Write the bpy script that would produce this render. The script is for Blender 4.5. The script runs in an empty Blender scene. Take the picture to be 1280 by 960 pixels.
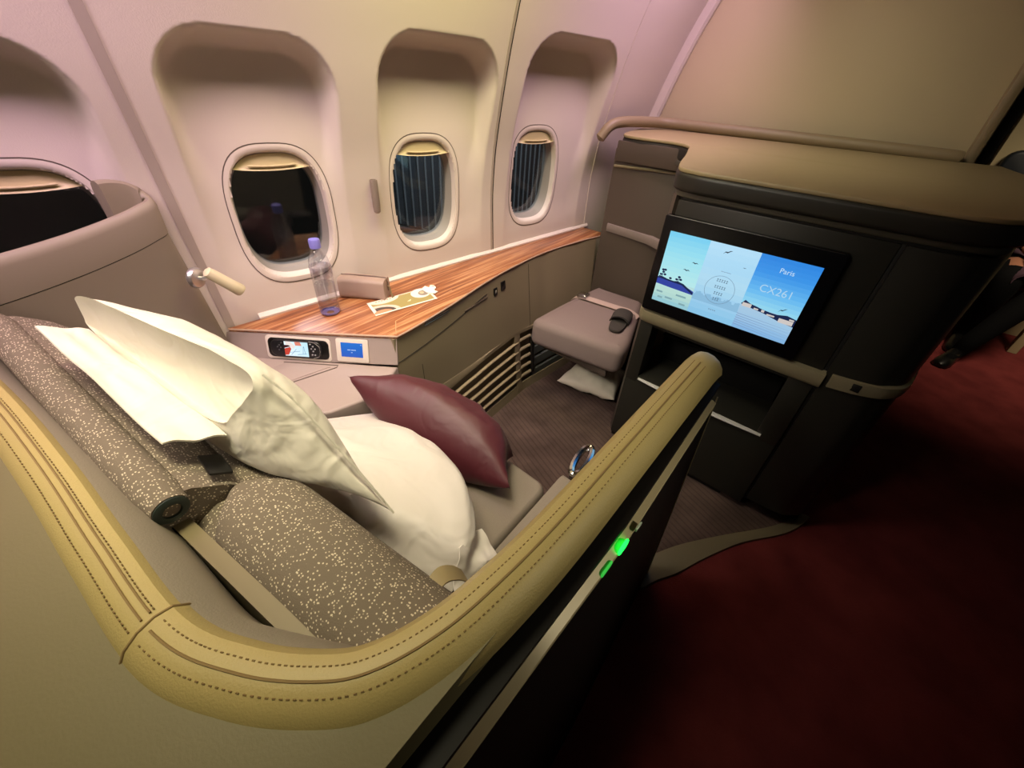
import bpy, bmesh, math, random
import numpy as np
from mathutils import Vector, Matrix, noise as mnoise
random.seed(7)
C = bpy.context.scene.collection
PI = math.pi

# ------------------------------------------------------------------ helpers
def lin(h):
    h = h.lstrip('#')
    v = [int(h[i:i+2], 16)/255 for i in (0, 2, 4)]
    return tuple(c/12.92 if c <= .04045 else ((c+.055)/1.055)**2.4 for c in v) + (1,)

def mat(name, col, rough=.6, metal=0, bump=0, bscale=200, bdist=.002, var=0, vscale=30, emit=None, estr=0, coat=0, spec=.5, sheen=0):
    m = bpy.data.materials.new(name); m.use_nodes = True
    nt = m.node_tree; N = nt.nodes; L = nt.links
    b = N['Principled BSDF']
    c = lin(col) if isinstance(col, str) else col
    b.inputs['Base Color'].default_value = c
    b.inputs['Roughness'].default_value = rough
    b.inputs['Metallic'].default_value = metal
    b.inputs['Specular IOR Level'].default_value = spec
    if coat: b.inputs['Coat Weight'].default_value = coat
    if sheen: b.inputs['Sheen Weight'].default_value = sheen
    tc = N.new('ShaderNodeTexCoord')
    if var:
        n = N.new('ShaderNodeTexNoise'); n.inputs['Scale'].default_value = vscale; n.inputs['Detail'].default_value = 4
        mx = N.new('ShaderNodeMix'); mx.data_type = 'RGBA'
        mx.inputs['A'].default_value = tuple(x*(1-var) for x in c[:3])+(1,)
        mx.inputs['B'].default_value = tuple(min(1, x*(1+var)) for x in c[:3])+(1,)
        L.new(tc.outputs['Object'], n.inputs['Vector']); L.new(n.outputs['Fac'], mx.inputs['Factor'])
        L.new(mx.outputs['Result'], b.inputs['Base Color'])
    if bump:
        n = N.new('ShaderNodeTexNoise'); n.inputs['Scale'].default_value = bscale; n.inputs['Detail'].default_value = 3
        bp = N.new('ShaderNodeBump'); bp.inputs['Strength'].default_value = bump; bp.inputs['Distance'].default_value = bdist
        L.new(tc.outputs['Object'], n.inputs['Vector']); L.new(n.outputs['Fac'], bp.inputs['Height'])
        L.new(bp.outputs['Normal'], b.inputs['Normal'])
        if bdist > .005: n.inputs['Distortion'].default_value = 1.2; n.inputs['Detail'].default_value = 2
    if emit:
        b.inputs['Emission Color'].default_value = lin(emit); b.inputs['Emission Strength'].default_value = estr
    return m

def emis(name, col, s=1.0, col2=None, axis='Y', base='#050505'):
    """a lit screen area: flat colour or a gradient along a generated axis"""
    m = bpy.data.materials.new(name); m.use_nodes = True
    nt = m.node_tree; N = nt.nodes; L = nt.links; b = N['Principled BSDF']
    b.inputs['Base Color'].default_value = lin(base); b.inputs['Roughness'].default_value = .2
    b.inputs['Emission Strength'].default_value = s; b.inputs['Emission Color'].default_value = lin(col)
    if col2:
        tc = N.new('ShaderNodeTexCoord'); sp = N.new('ShaderNodeSeparateXYZ'); r = N.new('ShaderNodeValToRGB')
        r.color_ramp.elements[0].color = lin(col2); r.color_ramp.elements[1].color = lin(col)
        L.new(tc.outputs['Generated'], sp.inputs[0]); L.new(sp.outputs[axis], r.inputs[0]); L.new(r.outputs[0], b.inputs['Emission Color'])
    return m

class MB:
    def __init__(s): s.v = []; s.f = []; s.m = []; s.sm = []; s.mats = []
    def mi(s, m):
        if m not in s.mats: s.mats.append(m)
        return s.mats.index(m)
    def add(s, vs, fs, m, smooth=True):
        o = len(s.v); k = s.mi(m)
        s.v += [tuple(v) for v in vs]
        for f in fs: s.f.append([i+o for i in f]); s.m.append(k); s.sm.append(smooth)
    def box(s, c, size, m, bev=.004, R=None, seg=2, smooth=True):
        bm = bmesh.new(); bmesh.ops.create_cube(bm, size=1)
        for v in bm.verts: v.co = Vector((v.co.x*size[0], v.co.y*size[1], v.co.z*size[2]))
        if bev: bmesh.ops.bevel(bm, geom=bm.edges[:], offset=min(bev, min(size)*.49), segments=seg, profile=.5, affect='EDGES')
        M = Matrix.Translation(c) @ (R.to_4x4() if R is not None else Matrix())
        bm.verts.index_update()
        s.add([M @ v.co for v in bm.verts], [[v.index for v in f.verts] for f in bm.faces], m, smooth); bm.free()
        return s
    def loft(s, secs, m, closed=True, cap=True, loop=False, smooth=True):
        n = len(secs[0]); vs = [p for q in secs for p in q]; fs = []
        K = len(secs)
        for i in range(K if loop else K-1):
            a = i*n; b = ((i+1) % K)*n
            for j in range(n if closed else n-1):
                k = (j+1) % n; fs.append([a+j, a+k, b+k, b+j])
        if cap and closed and not loop:
            fs.append(list(range(n))[::-1]); fs.append([(K-1)*n+j for j in range(n)])
        s.add(vs, fs, m, smooth); return s
    def tube(s, pts, r, m, seg=8, closed=False, up=Vector((0, 0, 1)), sy=1.0):
        P = [Vector(p) for p in pts]; n = len(P); secs = []
        for i, p in enumerate(P):
            a = P[(i-1) % n] if (closed or i > 0) else p; b = P[(i+1) % n] if (closed or i < n-1) else p
            t = (b-a).normalized(); u = up if abs(t.dot(up)) < .95 else Vector((1, 0, 0))
            x = t.cross(u).normalized(); y = x.cross(t)
            rr = r[i] if isinstance(r, (list, tuple)) else r
            secs.append([p + x*math.cos(2*PI*k/seg)*rr + y*math.sin(2*PI*k/seg)*rr*sy for k in range(seg)])
        return s.loft(secs, m, loop=closed)
    def rev(s, prof, o, m, axis=Vector((0, 0, 1)), seg=32, cap=True):
        o = Vector(o); a = axis.normalized(); x = a.orthogonal().normalized(); y = a.cross(x)
        secs = [[o + a*h + (x*math.cos(2*PI*k/seg)+y*math.sin(2*PI*k/seg))*r for k in range(seg)] for r, h in prof]
        return s.loft(secs, m, cap=cap)
    def prism(s, poly, z0, z1, m, bev=.006, seg=3, fn=None, smooth=True):
        """outline in xy, extruded z0..z1 with rounded rims; fn maps (x,y,z) to the place"""
        P = [Vector((p[0], p[1])) for p in poly]; n = len(P)
        ar = sum(P[i].x*P[(i+1) % n].y-P[(i+1) % n].x*P[i].y for i in range(n))
        if ar < 0: P.reverse()
        def off(d):
            out = []
            for i in range(n):
                a, b, c = P[i-1], P[i], P[(i+1) % n]
                t1 = (b-a).normalized(); t2 = (c-b).normalized()
                n1 = Vector((-t1.y, t1.x)); n2 = Vector((-t2.y, t2.x)); nn = (n1+n2)
                nn = nn/ max(.5, nn.dot(nn)) * 2 if nn.length > 1e-6 else n1
                out.append(b+nn*d)
            return out
        secs = []
        for k in range(seg+1):
            a = PI/2*k/seg; secs.append((off(bev*(1-math.sin(a))), z0+bev*(1-math.cos(a))))
        for k in range(seg+1):
            a = PI/2*(1-k/seg); secs.append((off(bev*(1-math.sin(a))), z1-bev*(1-math.cos(a))))
        fn = fn or (lambda x, y, z: Vector((x, y, z)))
        return s.loft([[fn(p.x, p.y, z) for p in q] for q, z in secs], m, smooth=smooth)
    def build(s, name, parent=None, kind=None, autosm=True):
        lo = [min(v[i] for v in s.v) for i in range(3)]; hi = [max(v[i] for v in s.v) for i in range(3)]
        c = Vector([(lo[i]+hi[i])/2 for i in range(3)])
        me = bpy.data.meshes.new(name)
        me.from_pydata([Vector(v)-c for v in s.v], [], s.f)
        for m in s.mats: me.materials.append(m)
        me.polygons.foreach_set('material_index', s.m); me.polygons.foreach_set('use_smooth', s.sm)
        bm = bmesh.new(); bm.from_mesh(me); bmesh.ops.recalc_face_normals(bm, faces=bm.faces[:]); bm.to_mesh(me); bm.free()
        if autosm: me.set_sharp_from_angle(angle=math.radians(38))
        me.update()
        o = bpy.data.objects.new(name, me); C.objects.link(o); o.location = c
        if parent is not None:
            o.parent = parent
            pm = Matrix.Translation(parent.location) if parent.parent is None else Matrix.Translation(parent['_w'])
            o.matrix_parent_inverse = pm.inverted()
        o['_w'] = c
        if kind: o['kind'] = kind
        return o

def thing(name, label, cat, loc, group=None):
    o = bpy.data.objects.new(name, None); C.objects.link(o); o.location = loc; o.empty_display_size = .05
    o['label'] = label; o['category'] = cat
    if group: o['group'] = group
    return o
def tag(o, label, cat, group=None):
    o['label'] = label; o['category'] = cat
    if group: o['group'] = group
    return o
def sel(cx, cy, a, b, n=2.6, k=48):
    out = []
    for i in range(k):
        t = 2*PI*i/k; c, s_ = math.cos(t), math.sin(t)
        out.append((cx+a*math.copysign(abs(c)**(2/n), c), cy+b*math.copysign(abs(s_)**(2/n), s_)))
    return out
def rrect(x0, y0, x1, y1, r, k=6):
    out = []
    for (cx, cy, a0) in ((x1-r, y1-r, 0), (x0+r, y1-r, 90), (x0+r, y0+r, 180), (x1-r, y0+r, 270)):
        for i in range(k+1):
            a = math.radians(a0+90*i/k); out.append((cx+r*math.cos(a), cy+r*math.sin(a)))
    return out
def smooth_path(pts, n=80, closed=False):
    """Catmull-Rom resample"""
    P = [np.array(p, float) for p in pts]
    if closed: P = [P[-1]]+P+[P[0], P[1]]
    else: P = [2*P[0]-P[1]]+P+[2*P[-1]-P[-2]]
    segs = len(P)-3; out = []
    for i in range(n if closed else n+1):
        u = i/n*segs; k = min(int(u), segs-1); t = u-k
        a, b, c, d = P[k:k+4]
        out.append(Vector(.5*((2*b)+(c-a)*t+(2*a-5*b+4*c-d)*t*t+(3*b-a-3*c+d)*t**3)))
    return out
def sstep(a, b, x):
    t = max(0, min(1, (x-a)/(b-a))); return t*t*(3-2*t)
def text_mesh(mb, txt, size, fn, m):
    cu = bpy.data.curves.new('t', 'FONT'); cu.body = txt; cu.size = size; cu.align_x = 'CENTER'
    o = bpy.data.objects.new('t', cu); C.objects.link(o)
    dg = bpy.context.evaluated_depsgraph_get(); me = o.evaluated_get(dg).to_mesh()
    vs = [fn(v.co.x, v.co.y) for v in me.vertices]; fs = [list(p.vertices) for p in me.polygons]
    mb.add(vs, fs, m, False)
    o.evaluated_get(dg).to_mesh_clear(); bpy.data.objects.remove(o); bpy.data.curves.remove(cu)

# ------------------------------------------------------------------ camera
CAM = Vector((0, 0, 1.27))
yaw, pit, rol = [math.radians(a) for a in (39.0, 36.5, 4.0)]
fw = Vector((math.cos(yaw)*math.cos(pit), math.sin(yaw)*math.cos(pit), -math.sin(pit)))
rt = Vector((math.sin(yaw), -math.cos(yaw), 0)); up = rt.cross(fw)
r2 = rt*math.cos(rol)+up*math.sin(rol); u2 = up*math.cos(rol)-rt*math.sin(rol)
cd = bpy.data.cameras.new('camera'); cam = bpy.data.objects.new('camera', cd); C.objects.link(cam)
cam.matrix_world = Matrix(((r2.x, u2.x, -fw.x, CAM.x), (r2.y, u2.y, -fw.y, CAM.y), (r2.z, u2.z, -fw.z, CAM.z), (0, 0, 0, 1)))
cd.sensor_width = 36; cd.lens = 500/1280*36; cd.clip_start = .02
sc = bpy.context.scene; sc.camera = cam
sc.view_settings.view_transform = 'Standard'; sc.view_settings.look = 'None'; sc.view_settings.gamma = 1
sc.view_settings.use_curve_mapping = False; sc.view_settings.exposure = 0

# ------------------------------------------------------------------ materials
M_wall = mat('cream_sidewall', '#cfc5bb', .55, bump=.15, bscale=350)
M_seam = mat('seam_strip', '#a89c92', .6)
M_dark = mat('dark_gap', '#15120f', .8)
M_frame = mat('window_plastic', '#cfc5bb', .5)
M_shade = mat('shade_plastic', '#bdb088', .5)
M_rubber = mat('grey_rubber', '#8f8a82', .5)
M_bulk = mat('bulkhead_panel', '#bfb191', .6, bump=.1, bscale=300)
M_rail = mat('rail_trim', '#86775c', .5)
M_leather = mat('cream_leather', '#a5945f', .48, bump=.25, bscale=420)
M_leather_in = mat('grey_leather', '#857c6d', .55, bump=.2, bscale=420)
M_stitch = mat('brown_thread', '#7d6740', .8)
M_shell = mat('tan_shell', '#6d6547', .5, bump=.08, bscale=300)
M_black = mat('black_panel', '#0f0c0b', .55, spec=.2)
M_slot = mat('black_slot', '#080605', .6)
M_champ = mat('champagne_metal', '#b8aa84', .4, .1)
M_part = mat('taupe_shell', '#857a6c', .5)
M_cons = mat('console_taupe', '#82765f', .5)
M_cons_l = mat('console_light', '#9d8e88', .5)
M_taupe_d = mat('dark_taupe', '#4f443c', .5)
M_cab = mat('charcoal_cabinet', '#24231e', .42)
M_cabtop = mat('tan_top', '#9c8d6a', .45)
M_strip = mat('beige_band', '#8a8268', .4, .2)
M_bezel = mat('black_bezel', '#06060a', .25)
M_alu = mat('brushed_aluminium', '#c8c8c8', .3, .9)
M_chrome = mat('chrome', '#d0d0d0', .12, 1)
M_white = mat('white_cotton', '#d3cdbf', .85, bump=.45, bscale=11, bdist=.02, sheen=.1)
M_white2 = mat('white_cotton_shade', '#d6cfc8', .85, bump=.45, bscale=9, bdist=.02, sheen=.1)
M_burg = mat('burgundy_satin', '#4a1720', .5, bump=.3, bscale=10, bdist=.012, sheen=.05)
M_seat = mat('taupe_seat_fabric', '#857a6e', .85, bump=.3, bscale=600, var=.08, vscale=300)
M_otto = mat('mauve_grey_fabric', '#80706c', .8, bump=.3, bscale=700, var=.08, vscale=300)
M_belt = mat('pale_webbing', '#b9a39a', .7)
M_slip = mat('dark_felt', '#3a3532', .95)
M_cap = mat('lilac_cap', '#7d7ac8', .4)
M_pouch = mat('beige_leatherette', '#a08b80', .5, bump=.15, bscale=300)
M_greenrub = mat('dark_green_rubber', '#1f2a26', .5)
M_blk = mat('black_plastic', '#0a0a0a', .3)
M_lampw = mat('ivory_lamp', '#d9cfae', .4)
M_bagw = mat('cream_bag', '#efe6d4', .8, bump=.2, bscale=80)
M_louv = mat('blue_grey_plastic', '#454a48', .5)
M_thresh = mat('threshold_strip', '#6a614b', .5)

def speckle():
    m = bpy.data.materials.new('speckled_fabric'); m.use_nodes = True
    nt = m.node_tree; N = nt.nodes; L = nt.links; b = N['Principled BSDF']; b.inputs['Roughness'].default_value = .9
    tc = N.new('ShaderNodeTexCoord')
    v = N.new('ShaderNodeTexVoronoi'); v.inputs['Scale'].default_value = 300
    r = N.new('ShaderNodeValToRGB'); r.color_ramp.elements[0].position = .26; r.color_ramp.elements[1].position = .40
    r.color_ramp.elements[0].color = lin('#cbbfa8'); r.color_ramp.elements[1].color = lin('#6a5f51')
    w = N.new('ShaderNodeTexVoronoi'); w.inputs['Scale'].default_value = 300
    # only some cells carry a light fleck
    sp = N.new('ShaderNodeSeparateColor'); gt = N.new('ShaderNodeMath'); gt.operation = 'GREATER_THAN'; gt.inputs[1].default_value = .5
    mx = N.new('ShaderNodeMix'); mx.data_type = 'RGBA'; mx.inputs['A'].default_value = lin('#6a5f51')
    n = N.new('ShaderNodeTexNoise'); n.inputs['Scale'].default_value = 500
    bp = N.new('ShaderNodeBump'); bp.inputs['Strength'].default_value = .4; bp.inputs['Distance'].default_value = .002
    for t in (v, w, n): L.new(tc.outputs['Object'], t.inputs['Vector'])
    L.new(v.outputs['Distance'], r.inputs[0]); L.new(v.outputs['Color'], sp.inputs[0]); L.new(sp.outputs[0], gt.inputs[0])
    L.new(gt.outputs[0], mx.inputs['Factor']); L.new(r.outputs[0], mx.inputs['B']); L.new(mx.outputs['Result'], b.inputs['Base Color'])
    L.new(n.outputs['Fac'], bp.inputs['Height']); L.new(bp.outputs['Normal'], b.inputs['Normal'])
    return m
M_speck = speckle()

def wood():
    m = bpy.data.materials.new('zebrano_wood'); m.use_nodes = True
    nt = m.node_tree; N = nt.nodes; L = nt.links; b = N['Principled BSDF']
    b.inputs['Roughness'].default_value = .34; b.inputs['Coat Weight'].default_value = .3; b.inputs['Coat Roughness'].default_value = .2
    tc = N.new('ShaderNodeTexCoord'); mp = N.new('ShaderNodeMapping')
    mp.inputs['Rotation'].default_value = (0, 0, math.radians(8)); mp.inputs['Scale'].default_value = (1.6, 75, 40)
    n = N.new('ShaderNodeTexNoise'); n.inputs['Scale'].default_value = 1; n.inputs['Detail'].default_value = 5; n.inputs['Roughness'].default_value = .65
    r = N.new('ShaderNodeValToRGB'); e = r.color_ramp.elements
    e[0].position = .3; e[0].color = lin('#5c2f1b'); e[1].position = .72; e[1].color = lin('#cf9d70')
    k = e.new(.5); k.color = lin('#955a34')
    L.new(tc.outputs['Object'], mp.inputs[0]); L.new(mp.outputs[0], n.inputs['Vector']); L.new(n.outputs['Fac'], r.inputs[0]); L.new(r.outputs[0], b.inputs['Base Color'])
    return m
M_wood = wood()

def carpet(name, c1, c2, lines=None, rotz=0):
    m = bpy.data.materials.new(name); m.use_nodes = True
    nt = m.node_tree; N = nt.nodes; L = nt.links; b = N['Principled BSDF']; b.inputs['Roughness'].default_value = .95; b.inputs['Specular IOR Level'].default_value = .1
    tc = N.new('ShaderNodeTexCoord'); n = N.new('ShaderNodeTexNoise'); n.inputs['Scale'].default_value = 7; n.inputs['Detail'].default_value = 6
    r = N.new('ShaderNodeValToRGB'); r.color_ramp.elements[0].color = lin(c1); r.color_ramp.elements[1].color = lin(c2)
    r.color_ramp.elements[0].position = .35; r.color_ramp.elements[1].position = .65
    L.new(tc.outputs['Object'], n.inputs['Vector']); L.new(n.outputs['Fac'], r.inputs[0]); out = r.outputs[0]
    if lines:
        mp = N.new('ShaderNodeMapping'); mp.inputs['Rotation'].default_value = (0, 0, rotz)
        w = N.new('ShaderNodeTexWave'); w.inputs['Scale'].default_value = 14; w.inputs['Distortion'].default_value = .6; w.inputs['Detail'].default_value = 2; w.inputs['Detail Scale'].default_value = 3
        rr = N.new('ShaderNodeValToRGB'); rr.color_ramp.elements[0].position = .0; rr.color_ramp.elements[1].position = .25
        rr.color_ramp.elements[0].color = (.72, .72, .72, 1); rr.color_ramp.elements[1].color = (1, 1, 1, 1)
        mx = N.new('ShaderNodeMix'); mx.data_type = 'RGBA'; mx.blend_type = 'MULTIPLY'; mx.inputs['Factor'].default_value = 1
        L.new(tc.outputs['Object'], mp.inputs[0]); L.new(mp.outputs[0], w.inputs['Vector']); L.new(w.outputs['Fac'], rr.inputs[0])
        L.new(out, mx.inputs['A']); L.new(rr.outputs[0], mx.inputs['B']); out = mx.outputs['Result']
    L.new(out, b.inputs['Base Color'])
    n2 = N.new('ShaderNodeTexNoise'); n2.inputs['Scale'].default_value = 250
    bp = N.new('ShaderNodeBump'); bp.inputs['Strength'].default_value = .6; bp.inputs['Distance'].default_value = .004
    L.new(tc.outputs['Object'], n2.inputs['Vector']); L.new(n2.outputs['Fac'], bp.inputs['Height']); L.new(bp.outputs['Normal'], b.inputs['Normal'])
    return m
M_red = carpet('red_carpet', '#592222', '#6b2c2b')
M_brown = carpet('brown_carpet', '#483b36', '#5b4b45', True, math.radians(20))

def glass(name, f=.08, tint=(1, 1, 1, 1), rough=.02):
    m = bpy.data.materials.new(name); m.use_nodes = True
    nt = m.node_tree; N = nt.nodes; L = nt.links
    for x in list(N):
        if x.type != 'OUTPUT_MATERIAL': N.remove(x)
    o = [x for x in N if x.type == 'OUTPUT_MATERIAL'][0]
    t = N.new('ShaderNodeBsdfTransparent'); t.inputs[0].default_value = tint
    g = N.new('ShaderNodeBsdfGlossy'); g.inputs['Roughness'].default_value = rough
    fr = N.new('ShaderNodeLayerWeight'); fr.inputs['Blend'].default_value = .5
    pw_ = N.new('ShaderNodeMath'); pw_.operation = 'POWER'; pw_.inputs[1].default_value = 3.5
    ad = N.new('ShaderNodeMath'); ad.operation = 'MULTIPLY_ADD'; ad.inputs[1].default_value = .6; ad.inputs[2].default_value = f; ad.use_clamp = True
    mx = N.new('ShaderNodeMixShader')
    L.new(fr.outputs['Facing'], pw_.inputs[0]); L.new(pw_.outputs[0], ad.inputs[0]); L.new(ad.outputs[0], mx.inputs[0]); L.new(t.outputs[0], mx.inputs[1]); L.new(g.outputs[0], mx.inputs[2]); L.new(mx.outputs[0], o.inputs[0])
    return m
M_pane = glass('window_glass', .07, (.75, .78, .8, 1), .05)

# ------------------------------------------------------------------ fuselage side wall (frame: t along the wall, n outward)
AZ = math.radians(-8)
tv = Vector((math.cos(AZ), math.sin(AZ), 0)); nv = Vector((-math.sin(AZ), math.cos(AZ), 0))
ZZ = [0, .62, .9, 1.07, 1.2, 1.35, 1.5, 1.65, 1.85, 2.1]; NN = [1.43, 1.43, 1.428, 1.405, 1.37, 1.325, 1.27, 1.20, 1.09, .93]
_zf = np.linspace(0, 2.1, 211); _nf = np.interp(_zf, ZZ, NN)
_k = np.hanning(21); _k /= _k.sum(); _nf = np.convolve(np.pad(_nf, 10, mode='edge'), _k, 'valid')
def prof(z): return float(np.interp(z, _zf, _nf))
WIN = [(-.19, .888), (.335, .905), (.835, .925), (1.385, .95)]
REC = [(-.41, -.005, 1.295), (.125, .525, 1.34), (.65, 1.085, 1.383), (1.215, 1.70, 1.43)]
def recess(s, z):
    d = 0
    for (a, b, zt) in REC:
        if a-.1 < s < b+.1 and z < zt+.05:
            r = .12; cx, cy = (a+b)/2, 0; hx = (b-a)/2; zc = (zt+.2)/2; hz = (zt-.2)/2
            qx = abs(s-cx)-hx+r; qz = abs(z-zc)-hz+r
            sd = math.hypot(max(qx, 0), max(qz, 0))+min(max(qx, qz), 0)-r
            x = max(0, min(1, -sd/(.034+.05*sstep(1.15, .95, z)))); side_ = 1-(1-x)**2
            d = max(d, side_*max(0, 1.436-prof(z))*.80+side_*.008*sstep(.72, .85, z))
    return d
def wpt(s, z, off=0): return tv*s+nv*(prof(z)+off)+Vector((0, 0, z))
def wrec(s, z, off=0): return wpt(s, z, recess(s, z)+off)

SA, SB, DS = -.95, 2.42, .0056
ns = int((SB-SA)/DS)+1; zs = np.concatenate([np.linspace(0, .6, 5), np.arange(.61, 1.47, .0056), np.linspace(1.475, 2.0, 22)])
mb = MB(); vs = []; fs = []
for j, z in enumerate(zs):
    for i in range(ns): vs.append(wrec(SA+i*DS, float(z)))
def inhole(s, z):
    return any(abs((s-c)/.132)**2.8+abs((z-h)/.184)**2.8 < 1 for c, h in WIN)
for j in range(len(zs)-1):
    for i in range(ns-1):
        s = SA+(i+.5)*DS; z = float(zs[j]+zs[j+1])/2
        if inhole(s, z): continue
        a = j*ns+i; fs.append([a, a+1, a+ns+1, a+ns])
mb.add(vs, fs, M_wall); mb.build('wall_left', kind='structure', autosm=False)

# panel seam strips
def seam(n, s0, w, m, z0=.6, z1=1.95, off=-.003, lean=-.055):
    b = MB(); secs = []
    for z in np.linspace(z0, z1, 40):
        s = s0+lean*(z-.62)
        secs.append([wpt(s-w/2, z, .004), wpt(s-w/2, z, off), wpt(s+w/2, z, off), wpt(s+w/2, z, .004)])
    b.loft(secs, m); return b.build('trim_%d' % n, kind='structure')
seam(1, .085, .022, M_seam)
seam(2, 1.150, .008, M_seam, off=-.0015); seam(3, 1.787, .010, M_frame, off=-.003)
seam(4, 1.158, .0022, M_dark, off=-.002)

# windows
for k, (cs, cz) in enumerate(WIN):
    A, B = .147, .2
    d0 = recess(cs, cz)
    def ring(f, off, flat=False, fz=None, NP=64):
        out = []
        for (x, y) in sel(0, 0, A*f, B*(fz or f), 2.9, NP):
            s, z = cs+x, cz+y
            out.append(wpt(s, z, (d0 if flat else recess(s, z))+off))
        return out
    b = MB()
    b.loft([ring(1.0, .003), ring(.995, -.0012), ring(.97, -.002), ring(.92, -.0015), ring(.9, .002), ring(.885, .010, False), ring(.87, .022, False)], M_frame, cap=False)
    w = b.build('window_%d' % (k+1), kind='structure')
    b = MB(); b.loft([ring(1.012, .001), ring(1.010, -.0016), ring(.998, -.0016)], mat('seal_line%d' % k, '#5a5048', .7), cap=False); b.build('seal_line', w)
    b = MB(); b.loft([ring(.875, .022), ring(.85, .028), ring(.845, .05, True), ring(.82, .056, True), ring(.80, .07, True)], M_rubber, cap=False); b.build('inner_frame', w)
    b = MB(); o = ring(.83, .058, True); i2 = ring(.83, .062, True)
    b.loft([o, i2], M_pane, smooth=False); b.build('pane', w)
    # the partly lowered shade: lens shaped top slice with a lip
    b = MB(); secs = []; pts = [p for p in sel(0, 0, A*.872, B*.868, 2.9, 160) if p[1] > B*.68]
    xs = np.linspace(-A*.80, A*.80, 25)
    topy = lambda x: B*.872*(max(0, 1-abs(x/(A*.872))**2.9))**(1/2.9)
    boty = lambda x: B*.68+ -.010*(1-(x/(A*.8))**2)+.004
    for x in xs:
        ty, by = max(topy(x), boty(x)+.002), boty(x)
        q = []
        for u, of in ((0, .030), (.25, .0285), (.5, .0275), (.8, .024), (1, .018)):
            q.append(wpt(cs+x, cz+by+(ty-by)*(1-u), d0+of))
        for u, of in ((1, .026), (.5, .036), (0, .036)):
            q.append(wpt(cs+x, cz+by+(ty-by)*(1-u), d0+of))
        secs.append(q)
    b.loft(secs, M_shade)
    b.tube([wpt(cs+x, cz+boty(x)+.012, d0+.020) for x in xs[5:-5]], [.003 if 0 < i < 14 else .0006 for i in range(15)], M_shade, 8)
    b.build('window_shade', w)

# coat hook between the windows
hp = wpt(.615, .95); b = MB()
ax = (Vector((0, 0, 1))).normalized()
hk = thing('coat_hook', 'small silver tube coat hook on the sidewall between two windows', 'hook', hp)
b.rev([(.006, -.055), (.011, -.05), (.0125, -.03), (.0125, .045), (.0115, .05), (.009, .05), (.008, .03)], hp-nv*.022, mat('hook_metal', '#8f8177', .35, .3), ax, 20); b.build('hook_body', hk)
b = MB(); b.tube([hp+Vector((0, 0, -.02)), hp-nv*.02+Vector((0, 0, -.02))], .006, M_alu); b.build('mounting_post', hk)

# ------------------------------------------------------------------ floors
b = MB(); b.box((1.6, -.45, -.05), (6.4, 3.7, .1), M_red, 0); b.build('floor', kind='structure')
inner = smooth_path([(-.6, .06), (.3, .06), (.72, .10), (.86, .10), (.95, .06), (1.1, -.03), (1.25, -.12), (1.42, -.245), (1.55, -.2)], 50)
b = MB(); poly = [(p.x, p.y) for p in [Vector(q) for q in [(v[0], v[1], 0) for v in inner]]]
poly += [(2.2, .5), (2.2, 1.1), (.2, 1.38), (-.6, 1.38)]
b.prism(poly, 0, .006, M_brown, .002, 1); b.build('floor.001', kind='structure')
outer = smooth_path([(.80, .055), (.86, .03), (.93, -.01), (1.05, -.06), (1.2, -.135), (1.34, -.235), (1.42, -.275), (1.5, -.30)], 30)
inn2 = smooth_path([(.80, .125), (.86, .115), (.94, .08), (1.05, .02), (1.2, -.085), (1.32, -.175), (1.40, -.225), (1.5, -.27)], 30)
b = MB()
secs = []
for p, q in zip(outer, inn2):
    secs.append([Vector((p[0], p[1], 0)), Vector((p[0]*.97+q[0]*.03, p[1]*.97+q[1]*.03, .010)), Vector(((p[0]+q[0])/2, (p[1]+q[1])/2, .013)), Vector((q[0], q[1], .009)), Vector((q[0], q[1], 0))])
b.loft(secs, M_thresh); b.build('trim_5', kind='structure')

# ------------------------------------------------------------------ bulkhead and far end
BX = 2.27
b = MB(); b.box((BX+.04, .53, 1.1), (.06, 1.34, 2.2), M_bulk, .004); b.build('wall_front', kind='structure')
b = MB(); b.box((BX+.02, -.155, 1.1), (.11, .035, 2.2), M_rail, .012); b.build('trim_6', kind='structure')
b = MB(); b.box((BX+.05, -.190, 1.1), (.06, .036, 2.2), M_dark, .004); b.build('trim_7', kind='structure')
b = MB(); b.box((BX+.04, -.212, 1.1), (.012, .012, 2.2), M_rail, .004); b.build('trim_8', kind='structure')
b = MB(); secs = []
for z in np.linspace(.9, 2.0, 30):
    n_ = prof(z); P = tv*((BX-.139*n_)/.990)+nv*n_; P = Vector((BX, P.y-.012, z))
    secs.append([P+Vector((.02, .05, 0)), P+Vector((.02, -.032, 0)), P+Vector((-.004, -.032, 0)), P+Vector((-.014, -.022, 0)), P+Vector((-.016, .0, 0)), P+Vector((-.016, .05, 0))])
b.loft(secs, M_frame); b.build('trim_9', kind='structure')
b = MB(); rail = smooth_path([(1.86, 1.10, 1.10), (1.9, 1.075, 1.155), (1.97, 1.05, 1.172), (2.10, 1.0, 1.175), (2.19, .92, 1.175), (2.205, .7, 1.172), (2.205, .3, 1.168), (2.205, -.08, 1.162), (2.21, -.125, 1.158)], 60)
b.tube(rail, [.006]+[.022]*59+[.008], M_rail, 12); b.build('trim_10', kind='structure')
# far galley wall, beyond the bulkhead
M_gal = mat('galley_wall', '#b0a27e', .6)
b = MB(); b.box((4.50, -1.15, 1.1), (.08, 2.6, 2.2), M_gal, .004); b.build('wall_back', kind='structure')
b = MB(); b.box((4.09, -1.085, .6), (.06, .05, 1.2), M_gal, .006); b.build('trim_11', kind='structure')
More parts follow.
